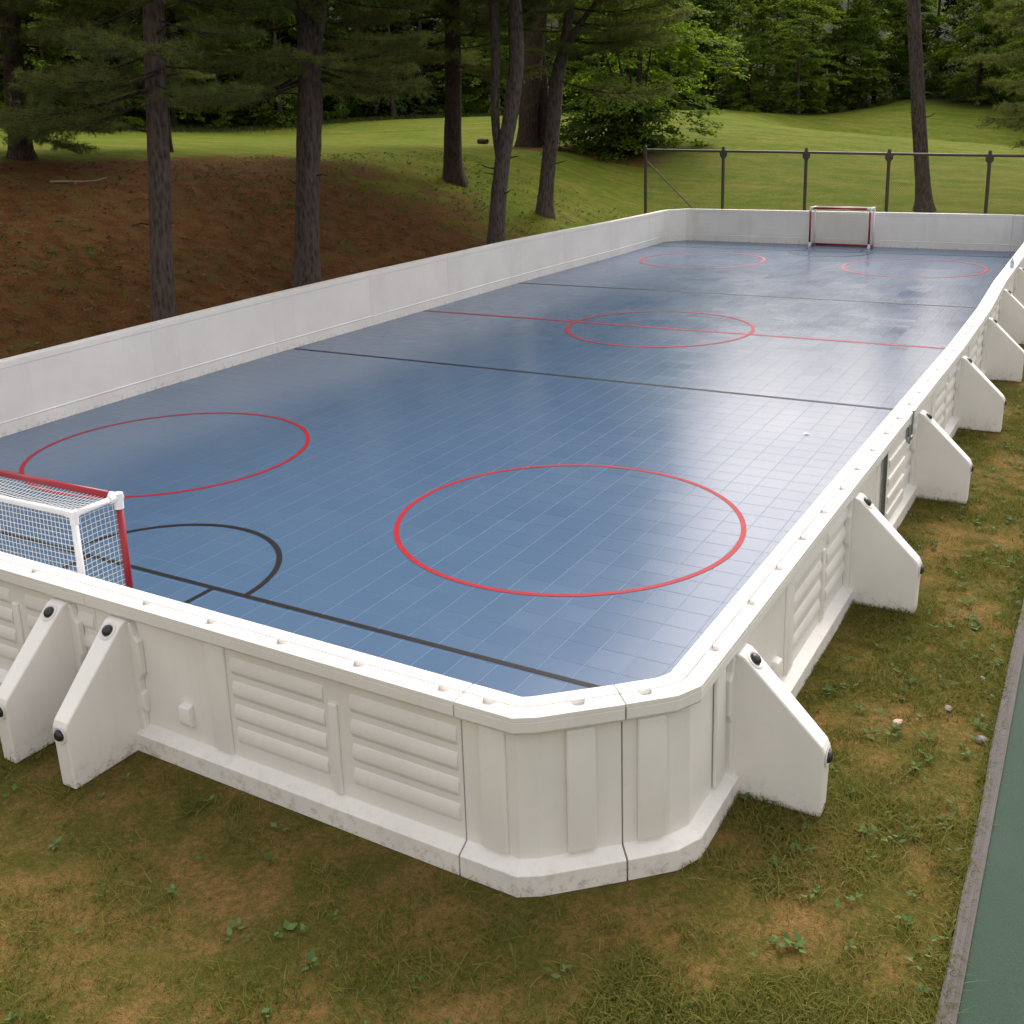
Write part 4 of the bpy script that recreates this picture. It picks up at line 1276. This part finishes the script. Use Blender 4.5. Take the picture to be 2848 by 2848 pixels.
def stick():
    b = MB(); rg = random.Random(2)
    p = [(-15.35, -2.3), (-15.2, -1.95), (-15.0, -1.6), (-14.8, -1.35), (-14.72, -1.1)]
    z = [.02, .05, .08, .16, .25]
    b.tube([(x, y, ground_z(x, y) + h) for (x, y), h in zip(p, z)], [.03, .028, .025, .02, .012], 6)
    b.tube([(-15.1, -1.78, ground_z(-15.1, -1.78) + .06), (-14.85, -1.95, ground_z(-14.85, -1.95) + .10)], [.014, .007], 5)
    tag(b.build('fallen_branch', MAT['wood_grey'], smooth=True), 'pale fallen branch lying on the needle covered bank at left', 'branch')
stick()
def log():
    b = MB(); x, y = -21.0, 27.9
    b.tube([(x - .30, y + .1, ground_z(x, y) + .13), (x, y, ground_z(x, y) + .13), (x + .32, y - .1, ground_z(x, y) + .12)], [.13, .135, .12], 12)
    tag(b.build('cut_log', MAT['bark_dark']), 'short cut log on the lawn behind the bent pine', 'log')
log()
def bottle():
    b = MB(); x, y = 6.02, 3.05
    b.tube([(0, 0, 0), (0, 0, .12), (0, 0, .15), (0, 0, .155), (0, 0, .19)], [.036, .036, .018, .014, .014], 12)
    o = b.build('plastic_bottle', MAT['bottle'], None, (x + .09, y, H0 + .001)); tag(o, 'small plastic bottle standing on top of the right boards', 'bottle')
bottle()
def paper():
    g = MB(); g.add([(0, 0, .004), (.06, .015, .018), (.09, .06, .006), (.02, .05, .022), (.0, .0, .006), (.06, .015, .020), (.09, .06, .008), (.02, .05, .024)],
                    [(0, 1, 3), (1, 2, 3), (4, 7, 5), (5, 7, 6), (0, 4, 5, 1), (1, 5, 6, 2), (2, 6, 7, 3), (3, 7, 4, 0)])
    o = g.build('paper_scrap', MAT['paper'], None, (4.43, -6.18, 0)); tag(o, 'white scrap of paper lying on the blue floor', 'litter')
paper()

# ------------------------------------------------------------------ grass and ground cover
def blades(name, P, h, w, mat, lean=.5, seed=1):
    g = np.random.default_rng(seed)
    n = len(P)
    a = g.uniform(0, 2 * np.pi, n)
    sd = np.stack([np.cos(a), np.sin(a), np.zeros(n)], 1) * w[:, None]
    dr = np.stack([g.normal(0, lean, n), g.normal(0, lean, n), np.ones(n)], 1) * h[:, None]
    mid = P + dr * .55 + np.stack([np.zeros(n), np.zeros(n), h * .08], 1)
    tip = P + dr * np.array([1.25, 1.25, .85])
    V = np.stack([P - sd, P + sd, mid + sd * .6, mid - sd * .6, tip], 1).reshape(-1, 3)
    i = np.arange(n)[:, None] * 5
    F = np.vstack([i + np.array([[0, 1, 2]]), i + np.array([[0, 2, 3]]), i + np.array([[3, 2, 4]])])
    o = place(name, np_mesh(name, V, F, mat))
    return o
def vnoise(x, y, s, seed=0):
    g = np.random.default_rng(seed); tab = g.random((64, 64))
    X, Y = x / s, y / s
    i, j = np.floor(X).astype(int), np.floor(Y).astype(int); fx, fy = X - i, Y - j
    fx, fy = fx * fx * (3 - 2 * fx), fy * fy * (3 - 2 * fy)
    T = lambda a, b_: tab[a % 64, b_ % 64]
    return (T(i, j) * (1 - fx) + T(i + 1, j) * fx) * (1 - fy) + (T(i, j + 1) * (1 - fx) + T(i + 1, j + 1) * fx) * fy
def right_grass():
    n = 190000
    g = np.random.default_rng(21)
    x = np.where(g.random(n) < .12, 7.40 - np.abs(g.normal(0, .035, n)), g.uniform(5.9, 7.37, n)); y = -16.5 + 30 * g.random(n) ** 1.6
    # the strip in front of the near boards
    m = 90000
    x2 = g.uniform(-4.5, 7.37, m); y2 = g.uniform(-19.0, -15.2, m)
    x, y = np.concatenate([x, x2]), np.concatenate([y, y2])
    inner = np.where(y < -14.6, (y > -15.25) & (x < 5.95), x < np.interp(y, [q[1] for q in RIGHT], [q[0] for q in RIGHT]) + .2)
    corner = (y > -15.4) & (y < -14.3) & (x - 5.22 < (y + 15.4) * .95 + .0)
    dens = vnoise(x, y, .55, 1) * .55 + vnoise(x, y, .17, 2) * .45
    foot = np.zeros(len(x))
    for p in RIGHT[1:9]:
        foot = np.maximum(foot, np.exp(-((y - p[1] - .1) / .16) ** 2) * (x < p[0] + .85))
    for px in (1.52, 2.12):
        foot = np.maximum(foot, np.exp(-((x - px) / .16) ** 2) * (y > -16.0))
    dens = np.where(x > 7.33, np.maximum(dens, .55), dens)
    keep = (~inner) & (~corner) & ((g.random(len(x)) < np.clip((dens - .36) * 3.4, .06, 1)) | (g.random(len(x)) < foot * .9))
    x, y, dens, foot = x[keep], y[keep], dens[keep], foot[keep]
    P = np.stack([x, y, np.full(len(x), -.03)], 1)
    h = g.uniform(.022, .058, len(x)) * (1 + .9 * foot * g.random(len(x))) * (.7 + .8 * dens)
    o = blades('grass', P, h, g.uniform(.0018, .0042, len(x)), MAT['grass_blade'], .8, 22)
    tag(o, 'thin worn grass growing beside the boards', kind='stuff')
right_grass()

def rosettes(name, spots, mat, size, nl, seed, label, tilt=.55):
    g = np.random.default_rng(seed)
    C, U, W, L = [], [], [], []
    for (x, y) in spots:
        z = ground_z(x, y)
        k = g.integers(nl[0], nl[1] + 1); a0 = g.uniform(0, 6.28); s = size * g.uniform(.55, 1.3)
        for i in range(k):
            a = a0 + 6.28 * i / k + g.normal(0, .3); e = g.uniform(.12, tilt)
            u = np.array([math.cos(a) * math.cos(e), math.sin(a) * math.cos(e), math.sin(e)])
            C.append((x + g.normal(0, size * .25), y + g.normal(0, size * .25), z + .012 + g.uniform(0, size * .35))); U.append(u); W.append((-math.sin(a), math.cos(a), g.normal(0, .2))); L.append(s * g.uniform(.6, 1.1))
    V, F = leaf_quads(np.array(C), np.array(U), unit(np.array(W)), np.array(L), np.array(L) * .30)
    o = place(name, np_mesh(name, V, F, mat)); tag(o, label, kind='stuff')
sp_ = []
while len(sp_) < 420:
    x, y = RND.uniform(6.0, 7.35), RND.uniform(-15.2, 3)
    lim = np.interp(y, [q[1] for q in RIGHT], [q[0] for q in RIGHT]) + .25
    if x > lim and (RND.random() < .25 + .75 * (x - 6.0) / 1.35) and not (y < -14.2 and x < 6.4): sp_.append((x, y))
while len(sp_) < 560:
    x, y = RND.uniform(-2, 7.3), RND.uniform(-18, -15.5); sp_.append((x, y))
rosettes('weeds', sp_, MAT['weed'], .055, (3, 6), 5, 'broad leaved weeds among the grass by the court edge')
bank = []
while len(bank) < 1900:
    x, y = RND.uniform(-17, -6.6), RND.uniform(-11, 17)
    v = math.sin(x * .9 + 1.3 * math.sin(y * .45)) + math.sin(y * .7 + .8 * math.sin(x * .6))
    if RND.random() < .10 + .45 * max(0, v) * .7 + .10 * max(0, y / 17): bank.append((x, y))
rosettes('bank_plants', bank, MAT['weed_shade'], .085, (3, 6), 6, 'low green seedlings scattered over the needle covered bank', .9)
def litter():
    g = np.random.default_rng(77)
    n = 9000
    x, y = g.uniform(-17.5, -6.4, n), g.uniform(-12, 18, n)
    P = np.array([(a, b_, ground_z(a, b_) + .012) for a, b_ in zip(x, y)])
    a = g.uniform(0, 6.28, n); U = np.stack([np.cos(a), np.sin(a), g.normal(0, .25, n)], 1)
    W = unit(np.stack([-np.sin(a), np.cos(a), g.normal(0, .3, n)], 1))
    L = g.uniform(.03, .13, n)
    V, F = leaf_quads(P, unit(U), W, L, L * g.uniform(.06, .35, n))
    tag(place('leaf_litter', np_mesh('leaf_litter', V, F, MAT['litter'])), 'dead leaves and twigs strewn over the needle covered bank', kind='stuff')
litter()
def rough_edge():
    g = np.random.default_rng(9); P = []
    for _ in range(16000):
        az = g.uniform(-62, -20); d = edge_d(az) + g.normal(-.6, 1.6)
        a = R_(az); x, y = CAM.x + d * math.sin(a), CAM.y + d * math.cos(a); P.append((x, y, ground_z(x, y)))
    n = len(P)
    o = blades('rough_grass', np.array(P), g.uniform(.10, .42, n), g.uniform(.015, .03, n), MAT['grass_rough'], .35, 10)
    tag(o, 'tall rough grass and ferns along the foot of the wood', kind='stuff')
rough_edge()
